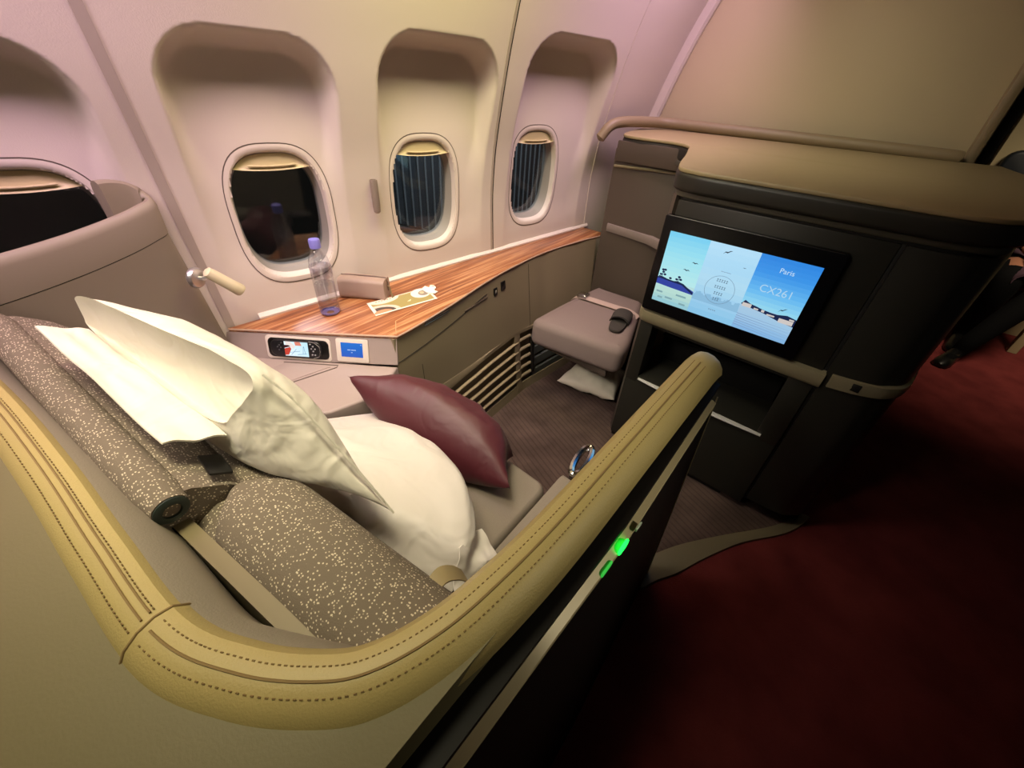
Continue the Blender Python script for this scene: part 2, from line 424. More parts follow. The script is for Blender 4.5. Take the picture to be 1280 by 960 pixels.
# ------------------------------------------------------------------ ceiling and overhead bin (above the frame)
b = MB()
secs = [[wpt(s, 2.0, .02), tv*s+nv*.80+Vector((0, 0, 2.02)), tv*s+nv*.45+Vector((0, 0, 2.05)), tv*s+nv*.2+Vector((0, 0, 2.2)), tv*s+nv*-1.6+Vector((0, 0, 2.25)), tv*s+nv*-1.6+Vector((0, 0, 2.3)), wpt(s, 2.05, .5)] for s in (-.95, .2, 1.3, 2.3)]
b.loft(secs, mat('ceiling_panel', '#b0a690', .6), smooth=False); b.build('ceiling', kind='structure')

# ------------------------------------------------------------------ side console
XS = [.55, .62, .73, .9, 1.09, 1.29, 1.52, 1.75, 1.9]
TYs = [.979, .981, .993, 1.022, 1.06, 1.086, 1.094, 1.066, 1.03]
ztop = lambda x: .59+.05*x
def side(x, v, out=0):
    yt = float(np.interp(x, XS, TYs)); yf = float(np.interp(x, [.55, .97, 1.34, 1.9], [.93, .955, 1.0, .975]))
    return Vector((x, yf+(yt-yf)*v-out, (ztop(x)-.012)*v))
def sv(x, z): return z/(ztop(x)-.012)
M_bar = mat('grille_bar_taupe', '#97896e', .45)
cons = thing('side_console', 'taupe side console under the windows with wood grain top', 'console', (1.1, 1.2, 0))
def xs_path(a, b_, n=40): return [a+(b_-a)*i/n for i in range(n+1)]
XP = xs_path(.60, 1.88, 60)
# wood top
front = smooth_path([(.274, 1.40), (.612, .978)], 12)[:-1]+smooth_path([(.614, .976), (.73, .990), (.9, 1.019), (1.09, 1.057), (1.29, 1.083), (1.52, 1.091), (1.745, 1.064), (1.9, 1.03), (1.95, 1.012)], 60)
back = [(1.95, 1.2), (1.5, 1.262), (1.0, 1.30+.02), (.6, 1.378), (.27, 1.405)]
poly = [(p[0], p[1]) for p in front]+[(1.95, 1.17), (1.5, 1.235), (1.0, 1.305), (.6, 1.36)]
b = MB(); b.prism(poly, -.013, 0, M_wood, .002, 2, fn=lambda x, y, z: Vector((x, y, ztop(x)+z))); b.build('wood_top', cons)
b = MB(); secs = []
for s_ in np.linspace(.17, 1.80, 50):
    q = wpt(s_, .62); z = ztop(q.x); n2 = lambda o, h: wpt(s_, z, o)+Vector((0, 0, h))
    secs.append([n2(.004, -.004), n2(-.010, -.001), n2(-.011, .006), n2(-.005, .013), n2(.004, .016)])
b.loft(secs, mat('wall_curb', '#d6ccc2', .45)); b.build('trim_12', kind='structure')
# pale edging of the top and inlaid leaf outline
b = MB()
b.tube([Vector((p[0], p[1], ztop(p[0])-.004)) for p in front], .0035, mat('edge_trim', '#b79a86', .4), 6); b.build('edge_trim', cons)
b = MB(); b.tube([Vector((x, y, ztop(x)+.0003)) for x, y in ((.615, .985), (.665, 1.055), (.79, 1.075), (.95, 1.095))], .0014, mat('inlay', '#c79a70', .4), 4); b.build('inlay_line', cons)
# upper body face
b = MB()
secs = []
for x in XP:
    vz = sv(x, .33 if x < 1.40 else .33)
    secs.append([side(x, vz), side(x, (vz+1)/2), side(x, 1.0), Vector((x, side(x, 1).y+.04, ztop(x)-.014)), Vector((x, side(x, 1).y+.04, .32))])
b.loft(secs, M_cons); b.build('console_body', cons)
# drawer seam lines
b = MB()
b.tube([side(x, sv(x, np.interp(x, [.6, .83, 1.12, 1.28, 1.36], [.522, .551, .594, .615, .624])), .0006) for x in xs_path(.6, 1.10, 20)], .0013, M_dark, 4)
b.build('drawer_seam', cons); b = MB()
b.tube([side(x, sv(x, .615+.02*(x-.73)), .0008) for x in xs_path(.735, .86, 6)], .0055, M_taupe_d, 6)
b.build('drawer_pull', cons); b = MB()
b.tube([side(x, sv(x, .574+.02*(x-.9)), .0008) for x in xs_path(.95, 1.10, 6)], .003, M_taupe_d, 6)
b.build('drawer_pull', cons); b = MB()
b.tube([side(1.40, v, .0004) for v in (.52, .7, .98)], .0009, M_dark, 4)
b.build('panel_seam', cons); b = MB()
b.tube([side(.70, v, .0004) for v in (.55, .65, .77)], .0009, M_dark, 4)
b.build('panel_seam', cons)
b = MB(); b.tube([side(x, sv(x, .606+.02*(x-.73)), .001) for x in xs_path(.735, .86, 6)], .0018, M_alu, 6); b.build('pull_edge', cons)
for x, z, w, h in ((1.157, .583, .024, .030), (1.212, .592, .03, .036)):
    b = MB(); p = side(x, sv(x, z), .001); t_ = (side(x+.02, sv(x, z))-side(x-.02, sv(x, z))).normalized(); yv = (side(x, sv(x, z)+.05)-side(x, sv(x, z)-.05)).normalized(); nn = t_.cross(yv)
    R = Matrix((t_, nn, yv)).transposed()
    b.box(p, (w, .006, h), M_blk, .002, R)
    if w < .028: b.box(p+(-nn if nn.y > 0 else nn)*.003, (.009, .002, .011), M_rubber, .001, R)
    b.build('socket', cons)
# grille: frame, bars, dark back
def gz(x, k):  # bar height: k=0 top .. 6 bottom
    ztop_ = float(np.interp(x, [.55, .73, .9, 1.07, 1.27, 1.42], [.27, .297, .321, .333, .342, .333])); zb = .045
    return ztop_+(zb-ztop_)*k/6
b = MB(); secs = []
for x in XP: secs.append([side(x, 0, -.018), side(x, sv(x, .345), -.018), side(x, sv(x, .345), -.05), side(x, 0, -.05)])
b.loft(secs, mat('grille_back', '#6d6049', .7)); b.build('grille_back', cons)
for k in range(7):
    b = MB(); r_ = .006 if k in (1, 2, 3, 4, 5) else .010
    P = []
    for x in xs_path(.6, 1.30, 36):
        P.append(side(x, sv(x, gz(x, k)-(.004 if k else -.004)), -.001))
    if k == 6:
        secs = [[side(x, 0, .0), side(x, sv(x, .055), .0), side(x, sv(x, .055), -.03), side(x, 0, -.03)] for x in xs_path(.6, 1.88, 40)]
        b.loft(secs, M_cons)
    elif k == 0:
        secs = [[side(x, sv(x, gz(x, 0)-.01), .003), side(x, sv(x, gz(x, 0)+.006), .004), side(x, sv(x, .34), .001), side(x, sv(x, .345), -.03), side(x, sv(x, gz(x, 0)-.01), -.03)] for x in xs_path(.6, 1.43, 40)]
        b.loft(secs, M_cons)
    else:
        b.tube(P, .0075, M_bar, 8, sy=.7)
    b.build('grille_bar', cons)
b = MB(); secs = []
for z in np.linspace(.03, .335, 12):
    secs.append([side(x, sv(x, z), o) for x, o in ((1.275, -.02), (1.275, .002), (1.285, .003), (1.315, .003), (1.32, .0), (1.32, -.02))])
b.loft(secs, M_cons); b.build('grille_post', cons)
for k in range(1, 6):
    b = MB(); b.tube([side(x, sv(x, gz(1.3, k)-.002), -.002) for x in xs_path(1.31, 1.40, 6)], .008, M_cons, 8); b.build('grille_bar', cons)
for k in range(1, 5):
    b = MB(); secs = []
    for x in xs_path(1.41, 1.86, 12):
        z = .295-.062*k+.0
        secs.append([side(x, sv(x, z), -.005), side(x, sv(x, z+.042), .0), side(x, sv(x, z+.042), -.02), side(x, sv(x, z), -.02)])
    b.loft(secs, M_louv, smooth=False); b.build('louvre', cons)
b = MB(); b.tube([side(1.405, sv(1.405, z), .004) for z in np.linspace(.09, .27, 8)], .012, M_blk, 8); b.build('louvre_end', cons)
# sloping control fascia facing the seat
f0, f1 = Vector((.276, 1.395, 0)), Vector((.612, .980, 0)); fd = (f1-f0).normalized(); fo = Vector((-fd.y, fd.x, 0))
if fo.x > 0: fo = -fo
def fas(u, v, out=0):  # u metres along from window end, v metres down
    p = f0+fd*u; zt = ztop(p.x)-.014
    n_ = (fo*.94+Vector((0, 0, .34))).normalized()
    return Vector((p.x, p.y, zt-v))+fo*(.02*v/.08)+n_*out
FL = (f1-f0).length
b = MB()
b.loft([[fas(u, 0), fas(u, .085), fas(u, .085)-fo*.06, fas(u, 0)-fo*.06] for u in np.linspace(-.02, FL, 8)], M_cons_l); b.build('control_fascia', cons)
# armrest deck below it
dk = []
b = MB()
deckpoly = [tuple((fas(-.05, .085)+fo*0)[:2]), tuple((fas(FL, .085))[:2]), (.56, .945), (.44, .89), (.33, .91), (.14, 1.02), (.02, 1.2), (.15, 1.40)]
b.prism(deckpoly, .38, .528, M_cons_l, .008, 3, fn=lambda x, y, z: Vector((x, y, z-.012*(0 if z < .4 else 1)))); b.build('armrest_deck', cons)
b = MB(); lid = [fas(.17, .085)+fo*.02, fas(.345, .085)+fo*.018, fas(.345, .085)+fo*.03, fas(.25, .085)+fo*.12, fas(.05, .085)+fo*.16]
zz = .5165
b.tube([Vector((p.x, p.y, zz)) for p in lid], .0018, M_taupe_d, 5); b.build('lid_seam', cons)
b = MB(); b.prism([(p.x, p.y) for p in [lid[0]+fd*.01+fo*.008, lid[2]-fd*.02+fo*.0, lid[3]-fd*.01-fo*.005, lid[4]-fo*.01]], .512, .519, M_cons_l, .002, 2); b.build('storage_lid', cons)

def fas_frame(u, v):
    x = fd; y = (fas(u, v-.01)-fas(u, v+.01)).normalized(); n_ = x.cross(y)
    o = fas(u, v)
    if n_.dot(fo) < 0: return lambda a, c, h=0: o+x*a+y*c-n_*h
    return lambda a, c, h=0: o+x*a+y*c+n_*h
# handset
us = .16+.075; F = fas_frame(.215, .042)
hs = thing('handset', 'black handheld game style controller docked in the console front', 'controller', fas(.215, .042))
HL = .098
b = MB(); b.prism(rrect(-HL-.008, -.040, HL+.006, .038, .012), -.004, .003, M_frame, .002, 2, fn=F); b.build('dock_frame', cons)
b = MB(); b.prism(rrect(-HL, -.033, HL, .031, .016), 0, .006, M_blk, .003, 2, fn=F); b.build('dock_well', hs)
b = MB(); b.prism(rrect(-HL+.012, -.029, HL-.02, .028, .022), .005, .013, mat('handset_black', '#16161a', .3), .004, 3, fn=F); hbody = b.build('handset_body', hs)
b = MB()
b.tube([F(a, c, .0125) for a, c in ((.040, .027), (.058, .024), (.072, .012), (.074, -.005), (.068, -.022), (.05, -.028))], .0013, M_alu, 6); b.build('silver_rim', hbody)
S1 = emis('handset_sky', '#bfe6f5', 1.1, '#e8f4f8', 'X'); S2 = emis('handset_red', '#d84a3a', .9); S3 = emis('handset_white', '#f6e8e2', 1.0); S4 = emis('handset_line', '#6fa6cf', .8)
b = MB(); q = lambda pts, h, m: b.add([F(x, y, h) for x, y in pts], [list(range(len(pts)))], m, False)
q([(-.040, -.024), (.036, -.024), (.036, .024), (-.040, .024)], .0135, S1)
q([(-.040, -.022), (-.028, -.02), (-.018, .0), (-.022, .006), (-.040, .0)], .0139, S2)
q([(-.040, .002), (-.02, .008), (-.026, .012), (-.040, .012)], .014, emis('handset_dark', '#5a2430', .5))
q([(-.034, .012), (-.012, .0), (-.004, .010), (-.02, .024), (-.036, .024)], .0139, S3)
q([(-.004, .012), (.016, .012), (.012, .024), (-.006, .024)], .0139, emis('handset_coral', '#f0907a', .9))
for (x0, y0, x1, y1) in ((.018, -.016, .0215, .010), (.026, -.016, .0225, .010), (.0, -.018, .03, -.014), (-.02, -.02, -.002, .0), (-.024, -.012, .01, -.006)):
    d = Vector((x1-x0, y1-y0)).normalized()*.0006; nx, ny = -d.y, d.x
    q([(x0+nx, y0+ny), (x0-nx, y0-ny), (x1-nx, y1-ny), (x1+nx, y1+ny)], .0142, S4)
b.build('screen', hbody)
KL, KD = mat('key_grey', '#9a9aa0', .4), mat('key_dark', '#4a4a50', .4)
for x, y in ((.044, .019), (.052, .012), (.046, .004), (.058, .004), (.052, -.004), (.048, -.016), (.057, -.016), (-.048, .018), (-.056, .010), (-.062, .004), (-.052, .002), (-.058, -.006)):
    b = MB(); b.rev([(.0026, 0), (.0026, .002), (.001, .0026)], F(x, y, .0125), KL if x > 0 else KD, (F(0, 0, 1)-F(0, 0, 0)), 10)
    b.build('button', hbody)
# touch panel
F2 = fas_frame(.392, .040)
tp = thing('touch_panel', 'small blue lit touch panel in a pale square surround', 'screen', fas(.392, .040))
b = MB(); b.prism(rrect(-.054, -.042, .050, .036, .006), -.003, .005, M_frame, .002, 2, fn=F2); srd = b.build('surround', tp)
b = MB(); b.add([F2(x, y, .0054) for x, y in ((-.038, -.024), (.032, -.024), (.032, .024), (-.038, .024))], [[0, 1, 2, 3]], emis('panel_blue', '#2a78d8', .95, '#2a60c8', 'Z'), False)
w_ = emis('panel_text', '#bcd8ff', .9)
text_mesh(b, 'Good day', .0075, lambda x, y: F2(x-.003, y-.001, .0057), w_) if False else None
for x0, x1, y in ((-.017, -.007, 0), (-.005, .010, 0)): b.add([F2(x, yy, .0057) for x, yy in ((x0, y-.0013), (x1, y-.0013), (x1, y+.0013), (x0, y+.0013))], [[0, 1, 2, 3]], w_, False)
b.add([F2(x, yy, .0057) for x, yy in ((-.006, -.0095), (-.001, -.0095), (-.001, -.0075), (-.006, -.0075))], [[0, 1, 2, 3]], w_, False)
b.add([F2(x, yy, .0057) for x, yy in ((.026, .016), (.029, .018), (.027, .021))], [[0, 1, 2]], w_, False)
b.build('screen', srd)

# ------------------------------------------------------------------ things on the console
bx, by = .548, 1.262; bz = ztop(bx)+.001
bt = thing('water_bottle', 'clear plastic water bottle half full with lilac cap', 'bottle', (bx, by, bz))
M_pet = glass('clear_plastic', .16, (.93, .94, .97, 1), .06); M_water = glass('water', .04, (.86, .86, .9, 1), .02)
pr = [(.024, 0), (.030, .002), (.0325, .008), (.0325, .03), (.031, .034), (.0325, .038)]
for i in range(9): pr += [(.0315, .045+i*.009), (.0328, .0495+i*.009)]
pr += [(.032, .13), (.032, .165), (.030, .18), (.024, .20), (.0165, .213), (.0135, .218), (.0135, .224)]
b = MB(); b.rev(pr, (bx, by, bz), M_pet, seg=40); bbody = b.build('bottle_body', bt)
b = MB(); b.rev([(.023, .002), (.0285, .004), (.0305, .01), (.0305, .105), (.0, .1051)], (bx, by, bz), M_water, seg=32); b.build('water', bbody)
b = MB(); b.rev([(.0329, .128), (.0331, .129), (.0331, .163), (.0329, .164)], (bx, by, bz), glass('label_film', .26, (.8, .78, .86, 1), .2), seg=40, cap=False); b.build('bottle_label', bbody)
b = MB(); b.rev([(.0135, .219), (.0165, .220), (.0168, .242), (.015, .246), (.005, .2465)], (bx, by, bz), M_cap, seg=28); b.build('cap', bt)
b = MB(); b.rev([(.012, .0008), (.029, .0012), (.0308, .006), (.029, .006)], (bx, by, bz), mat('label_base_blue', '#7a78c0', .4), seg=28, cap=False); b.build('base_ring', bt)

# amenity pouch
pc = Vector((.70, 1.285, ztop(.66))); 
pl = Vector((.60, -.80, 0)).normalized(); pd = Vector((pl.y, -pl.x, 0))
if pd.y < 0: pd = -pd
am = thing('amenity_pouch', 'beige leatherette zip pouch beside the water bottle', 'pouch', pc)
b = MB(); secs = []
for i in range(17):
    u = -1+2*i/16; e = (1-abs(u)**6)**(1/3) if abs(u) < 1 else 0.0
    e = max(e, .55)
    secs.append([pc+pl*(u*.083)+pd*x*(.9+.1*e)+Vector((0, 0, z*(.93+.07*e))) for x, z in [(a[0], a[1]+.0405) for a in rrect(-.033, -.040, .033, .036, .016, 4)]])
b.loft(secs, M_pouch); b.build('pouch_body', am)
b = MB(); b.tube([pc+pl*u+pd*.004+Vector((0, 0, z)) for u, z in ((-.08, .077), (-.04, .0785), (.0, .0785), (.05, .0785), (.08, .077), (.0865, .06), (.087, .03))], .0022, mat('zip', '#6d5c52', .5), 6); zp = b.build('zip', am)
b = MB(); b.tube([pc+pl*a+pd*c+Vector((0, 0, z)) for a, c, z in ((.086, .0, .05), (.094, -.002, .045), (.098, -.004, .02), (.105, -.01, .004))], .0028, mat('zip_pull', '#8d7d5c', .4, .4), 6)
b.tube([pc+pl*a+pd*c+Vector((0, 0, z)) for a, c, z in ((.098, -.004, .02), (.110, -.0, .003))], .002, mat('zip_pull2', '#8d7d5c', .4, .4), 6); b.build('zip_pull', zp)

# menu card lying on the wood
ca, cb_, cc_, cdd = [Vector((x, y, ztop(x)+.0022)) for x, y in ((.664, 1.221), (.636, 1.126), (.864, 1.077), (.924, 1.22))]
cd4 = ca+(cc_-cb_)*1.0
def CP(u, v, h=0): return cb_+(cc_-cb_)*u+(ca-cb_)*v*1.05+Vector((0, 0, h))
mc = thing('menu_card', 'printed card with white border lying on the wood top', 'card', (.76, 1.15, ztop(.76)))
b = MB(); b.loft([[CP(0, 0, 0), CP(1, 0, 0), CP(1, 1, 0), CP(0, 1, 0)], [CP(0, 0, .0012), CP(1, 0, .0012), CP(1, 1, .0012), CP(0, 1, .0012)]], mat('card_white', '#e6ded0', .6), smooth=False); crd = b.build('card', mc)
b = MB()
def cq(pts, h, m): b.add([CP(u, v, h) for u, v in pts], [list(range(len(pts)))], m, False)
cq([(.04, .07), (.96, .07), (.96, .95), (.04, .95)], .0015, mat('print_olive', '#9c8f58', .5))
def arc(cx, cy, rx, ry, a0, a1, n=20): return [(cx+rx*math.cos(math.radians(a0+(a1-a0)*i/n)), cy+ry*math.sin(math.radians(a0+(a1-a0)*i/n))) for i in range(n+1)]
mk = lambda nm, c: mat(nm, c, .5)
cq([(.04, .07)]+arc(.04, .07, .36, .55, 0, 90), .0017, mk('print_rose', '#d8c0b4'))
cq([(.05, .07)]+arc(.05, .07, .28, .40, 0, 90), .0019, mk('print_grey', '#4c443e'))
cq([(.06, .07)]+arc(.13, .07, .14, .2, 0, 180), .0021, mk('print_orange', '#c98a68'))
cq(arc(.26, .95, .24, .30, 180, 360), .0017, mk('print_cream', '#e4d2c4'))
for k in range(6): cq([(.12+.045*k, .86), (.14+.045*k, .86), (.145+.045*k, .90), (.115+.045*k, .90)], .0019, mk('print_ink%d' % k, '#8a5a44'))
cq(arc(.84, .70, .16, .36, 0, 360, 30), .0017, mk('print_plate', '#e8dcd4'))
cq(arc(.88, .66, .085, .2, 0, 360, 24), .0019, mk('print_dish', '#8d8378'))
cq(arc(.86, .70, .035, .09, 0, 360, 16), .0021, mk('print_sauce', '#d0b490'))
cq([(.55, .36), (.60, .33), (.63, .44), (.60, .42)], .0019, mk('print_bird', '#e8dcb8'))
b.build('print', crd)
# white ribbon loop at the far end of the card
b = MB(); b.prism([tuple(CP(u, v)[:2]) for u, v in ((.93, .55), (1.03, .35), (1.09, .42), (1.06, .60), (1.12, .72), (1.08, .95), (1.02, .9), (.99, 1.08), (.93, .98), (.9, .85))], 0, .004, mat('tag_white', '#eee8e0', .6), .001, 1, fn=lambda x, y, z: Vector((x, y, ztop(x)+.004+z)))
b.tube([CP(1.08+.045*math.cos(t), .86+.16*math.sin(t), .003) for t in np.linspace(-1.9, 1.9, 14)], .0022, mat('loop_white', '#eee8e0', .6), 6); b.build('paper_tag', mc)

# ------------------------------------------------------------------ monitor cabinet
tv_c = thing('monitor_cabinet', 'charcoal suite cabinet with tan top, lit display and open niche', 'cabinet', (1.75, .1, 0))
CX = 1.354
ctop = lambda x: 1.104+.055*(x-CX)
def cabplan(dx, rt_y, grow=0):
    g = grow
    return smooth_path([(CX+dx-g, .47), (CX+dx-g, .30), (CX+dx-g, 0), (CX+dx-g+.004, -.17), (CX+dx-g+.03, -.225-g), (CX+dx+.085, rt_y-g), (1.62, rt_y-.03-g), (1.95, rt_y-.045-g), (2.17, rt_y-.03-g)], 50)
body_r = cabplan(.0, -.262)
left = [(2.19, .70), (1.88, .69), (1.60, .585), (1.40, .515), (CX+.012, .502)]
def bodysec(z0, z1, grow, m, name, bev=.004):
    P = [(p[0], p[1]) for p in cabplan(0, -.262, grow)]+[(2.19, -.27), (2.19, .66), (1.88, .66+grow), (1.60, .575+grow), (1.40, .513+grow), (CX-grow+.006, .497+grow)]
    b = MB(); b.prism(P, z0, z1, m, bev, 3, fn=lambda x, y, z: Vector((x, y, z))); return b
# body in bands, niche left open: side post, right block, lower block, back of the niche
NY0, NY1 = -.005, .447
b = MB()
P = [(p[0], p[1]) for p in cabplan(0, -.262) if p[1] < -.088]
b.prism([(CX+.0, -.083)]+P+[(2.19, -.27), (2.19, -.083)], .07, 1.02, M_cab, .003, 2)
wdoor = b.build('wardrobe_door', tv_c)
b = MB(); b.box((CX+.42, .213, .20), (.84-.001, .572, .33), M_cab, .003); b.box((CX+.04, .474, .49), (.08, .05, .31), M_cab, .003)
b.box((CX+.62, .2, .49), (.40, .46, .31), M_cab, .002); b.box((CX+.04, -.039, .49), (.08, .068, .31), M_cab, .002)
b.box((CX+.42, .2065, .82), (.83, .559, .40), M_cab, .003); b.box((CX+.03, .16, .592), (.05, .6, .012), M_cab, .002)
b.build('cabinet_body', tv_c)
b = MB(); b.box((CX+.42, .25, .025), (.80, .50, .05), M_slot, .002); b.box((CX+.46, -.13, .03), (.74, .26, .06), M_slot, .002); b.build('plinth', tv_c)
b = MB(); b.prism([(CX+.02, .502), (1.40, .522), (1.60, .585), (1.86, .672), (1.86, .64), (1.40, .49)], .02, 1.03, M_taupe_d, .004, 2); b.build('side_cheek', tv_c)
b = MB(); b.box((CX+.30, .23, .49), (.25, .45, .006), M_slot, 0); b.box((CX+.22, .23, .48), (.012, .46, .26), M_slot, .001); b.build('niche_back', tv_c)
# dark reveal, and top slab
b = bodysec(1.018, 1.036, -.012, M_slot, 'r', .002); b.build('shadow_reveal', tv_c)
def slabpoly(g):
    P = smooth_path([(CX-g, .44), (CX-g, .2), (CX-g+.002, -.05), (CX-g+.012, -.18), (CX+.045, -.245-g*.5), (CX+.12, -.275-g), (1.70, -.31-g), (1.95, -.31-g), (2.2, -.24)], 60)
    Q = smooth_path([(2.22, 1.05), (1.97, 1.02), (1.88, .985), (1.852, .90), (1.845, .74), (1.80, .665), (1.72, .625+g), (1.58, .578+g), (1.45, .54+g), (CX+.02-g*.5, .505+g*.6), (CX-g, .44)], 60)
    return [(p[0], p[1]) for p in P]+[(p[0], p[1]) for p in Q[:-1]]
b = MB(); b.prism(slabpoly(.012), -.062, -.010, M_cab, .012, 4, fn=lambda x, y, z: Vector((x, y, ctop(x)+z))); b.build('top_edge', tv_c)
b = MB(); b.prism(slabpoly(.008), -.012, 0, M_cabtop, .004, 3, fn=lambda x, y, z: Vector((x, y, ctop(x)+z))); b.build('cabinet_top', tv_c)
b = MB(); b.prism(slabpoly(-.004), -.078, -.060, mat('lip_grey', '#454338', .4), .003, 2, fn=lambda x, y, z: Vector((x, y, ctop(x)+z))); b.build('lower_lip', tv_c)
# beige band under the display
def band(y): return .597+.00*y
b = MB(); secs = []
bp_ = [(CX+.10, .535), (CX+.03, .522), (CX-.002, .50), (CX-.010, .46), (CX-.010, .3), (CX-.010, 0), (CX-.010, -.085)]
for p in smooth_path(bp_, 40):
    n_ = Vector((1, 0, 0))
    secs.append([Vector((p[0]+.02, p[1], .600)), Vector((p[0]+.002, p[1], .602)), Vector((p[0]-.004, p[1], .61)), Vector((p[0]-.006, p[1], .628)), Vector((p[0]-.003, p[1], .645)), Vector((p[0]+.02, p[1], .652))])
b.loft(secs, M_strip); b.build('beige_band', tv_c)
b = MB(); secs = []
for p in smooth_path([(CX-.004, -.10), (CX-.003, -.17), (CX+.02, -.232), (CX+.09, -.270), (CX+.3, -.294)], 40):
    k = max(0, -(p[1]+.10)); z0 = .610+.12*k; z1 = .656+.06*k
    secs.append([Vector((p[0]+.02, p[1]+.01, z0)), Vector((p[0]-.002, p[1]-.002, z0+.002)), Vector((p[0]-.004, p[1]-.004, (z0+z1)/2)), Vector((p[0]-.002, p[1]-.002, z1-.002)), Vector((p[0]+.02, p[1]+.01, z1))])
b.loft(secs, M_strip); b.build('beige_band', tv_c)
b = MB(); b.box((CX-.006, -.162, .640), (.006, .022, .024), M_slot, .002); b.build('door_latch', wdoor)
b = MB(); b.box((CX+.014, -.078, .54), (.008, .0098, .96), M_slot, .001); b.build('door_gap', tv_c)
# handle lips of the niche
b = MB(); secs = []
for y in np.linspace(.445, -.02, 24):
    dx = -.004-.02*(1-((y-.21)/.235)**2)*.6
    secs.append([Vector((CX+.01, y, .352)), Vector((CX+dx, y, .352)), Vector((CX+dx-.003, y, .356)), Vector((CX+dx, y, .361)), Vector((CX+.01, y, .362))])
b.loft(secs, mat('pale_lip', '#c4c4c2', .4)); b.build('niche_lip', tv_c)
# display
dp = thing('display', 'lit widescreen display in a black frame on the cabinet', 'screen', (CX-.01, .257, .66))
b = MB()
FD = lambda y, z, h=0: Vector((CX-.014-h, .505-y, .655+z))
b.prism(rrect(0, 0, .497, .322, .008), -.02, .003, M_bezel, .003, 3, fn=FD); bez = b.build('bezel', dp)
SW, SH = .428, .234
def SP(u, v, h=0): return FD(.030+u*SW, .043+v*SH, .0036+h)
E = lambda n, c, s=1.0, c2=None: emis('display_'+n, c, s, c2, 'Z')
b = MB()
def dq(pts, h, m): b.add([SP(u, v, h*.0003) for u, v in pts], [list(range(len(pts)))], m, False)
def rect(u0, v0, u1, v1, h, m): dq([(u0, v0), (u1, v0), (u1, v1), (u0, v1)], h, m)
def grad_rect(u0, v0, u1, v1, h, cols, n, s=1.0):
    for i in range(n):
        t = (i+.5)/n*(len(cols)-1); k = min(int(t), len(cols)-2); f = t-k
        ca_, cb2 = lin(cols[k]), lin(cols[k+1]); col = [ca_[j]+(cb2[j]-ca_[j])*f for j in range(3)]
        hx = '#%02x%02x%02x' % tuple(int(round(255*(c*12.92 if c < .0031308 else 1.055*c**(1/2.4)-.055))) for c in col)
        rect(u0, v0+(v1-v0)*i/n, u1, v0+(v1-v0)*(i+1)/n, h, E('g%.2f%.2f%d' % (u0, v0, i), hx, s))
grad_rect(0, .34, .30, 1, 1, ['#b6e8ea', '#9ce0ee', '#74cdf0'], 10)
grad_rect(0, 0, .30, .34, 1, ['#8cc4d4', '#b8dcd0', '#b4dce0'], 6)
grad_rect(.30, 0, .64, 1, 1, ['#86c2e6', '#9ccdec', '#b0daf0', '#a8d8f4', '#b4def6'], 12)
grad_rect(.64, .34, 1, 1, 1, ['#96d8ee', '#66b8f0', '#3f96e8', '#2f86e0'], 12)
grad_rect(.64, 0, 1, .34, 1, ['#7fb2e0', '#9cc4e4', '#a8c8e0'], 6)
# left harbour silhouette
dk_ = E('ink', '#2a3a6c', .5); bl_ = E('indigo', '#3a4cb0', .8)
dq([(0, .26), (0, .36), (.05, .35), (.10, .34), (.16, .34), (.20, .345), (.30, .29), (.30, .24), (.12, .25)], 2, bl_)
dq([(0, .34), (.01, .38), (.05, .37), (.08, .36), (.13, .355), (.16, .37), (.19, .36), (.21, .355), (.30, .27), (.30, .245), (.20, .33), (.10, .335), (0, .345)], 3, dk_)
for u, v in ((.02, .40), (.035, .44), (.05, .41), (.028, .47), (.045, .475), (.15, .39), (.165, .43), (.18, .40), (.10, .38)):
    dq(arc(u, v, .012, .016, 0, 360, 8), 3, dk_)
for u in (.032, .165): rect(u-.002, .34, u+.002, .43, 3, dk_)
for u, v, w in ((.02, .14, .05), (.10, .08, .06), (.18, .16, .08), (.22, .05, .05), (.04, .06, .04)): rect(u, v, u+w, v+.025, 2, E('gl%d' % int(u*100), '#8fb8c0', .8))
# birds
def bird(u, v, s, a=0):
    for d in (-1, 1): dq([(u, v-.10*s), (u+d*s*.55, v+s*(.45+a*d*.3)), (u+d*s*1.15, v+s*(.25+a*d)), (u+d*s*.55, v+s*(.95+a*d*.3)), (u, v+.55*s)][::d], 4, E('bird', '#3c4c68', .4))
bird(.245, .66, .022); bird(.20, .54, .024); bird(.435, .90, .026, 1.2)
bird(.575, .77, .01); bird(.90, .40, .022, 1.6)
# centre roundel with lettering marks
ring_ = [(arc(.47, .42, .105*f, .105*f*SW/SH, 0, 360, 48)) for f in (1, .975)]
b.add([SP(u, v, .0012) for q_ in ring_ for u, v in q_], [[i, i+1, 49+i+1, 49+i] for i in range(48)], E('ring', '#7f9ab8', .7), False)
ink = E('glyph', '#5f7896', .6)
for r_, (v, n_, u0) in enumerate(((.545, 5, .43), (.455, 5, .43), (.37, 4, .44), (.29, 3, .445))):
    for k in range(n_):
        u = u0+k*.0165; rect(u, v-.018, u+.011, v-.012, 4, ink); rect(u, v+.010, u+.011, v+.016, 4, ink); rect(u+.004, v-.018, u+.007, v+.02, 4, ink)
for k in range(4): rect(.445+k*.014, .125, .445+k*.014+.009, .14, 4, E('glyph2', '#86aac8', .8))
for k in range(7): rect(.437+k*.01, .66, .444+k*.01, .668, 4, E('glyph3', '#86a0bc', .8))
# misty skyline of the centre panel
sk = [(.30, .20)]; 
for k in range(18): sk += [(.30+k*.019, .28+.05*abs(math.sin(k*2.3))), (.30+(k+.7)*.019, .28+.05*abs(math.sin(k*2.3)))]
sk += [(.64, .20)]
dq(sk[::-1], 2, E('mist', '#8ebfe0', .95))
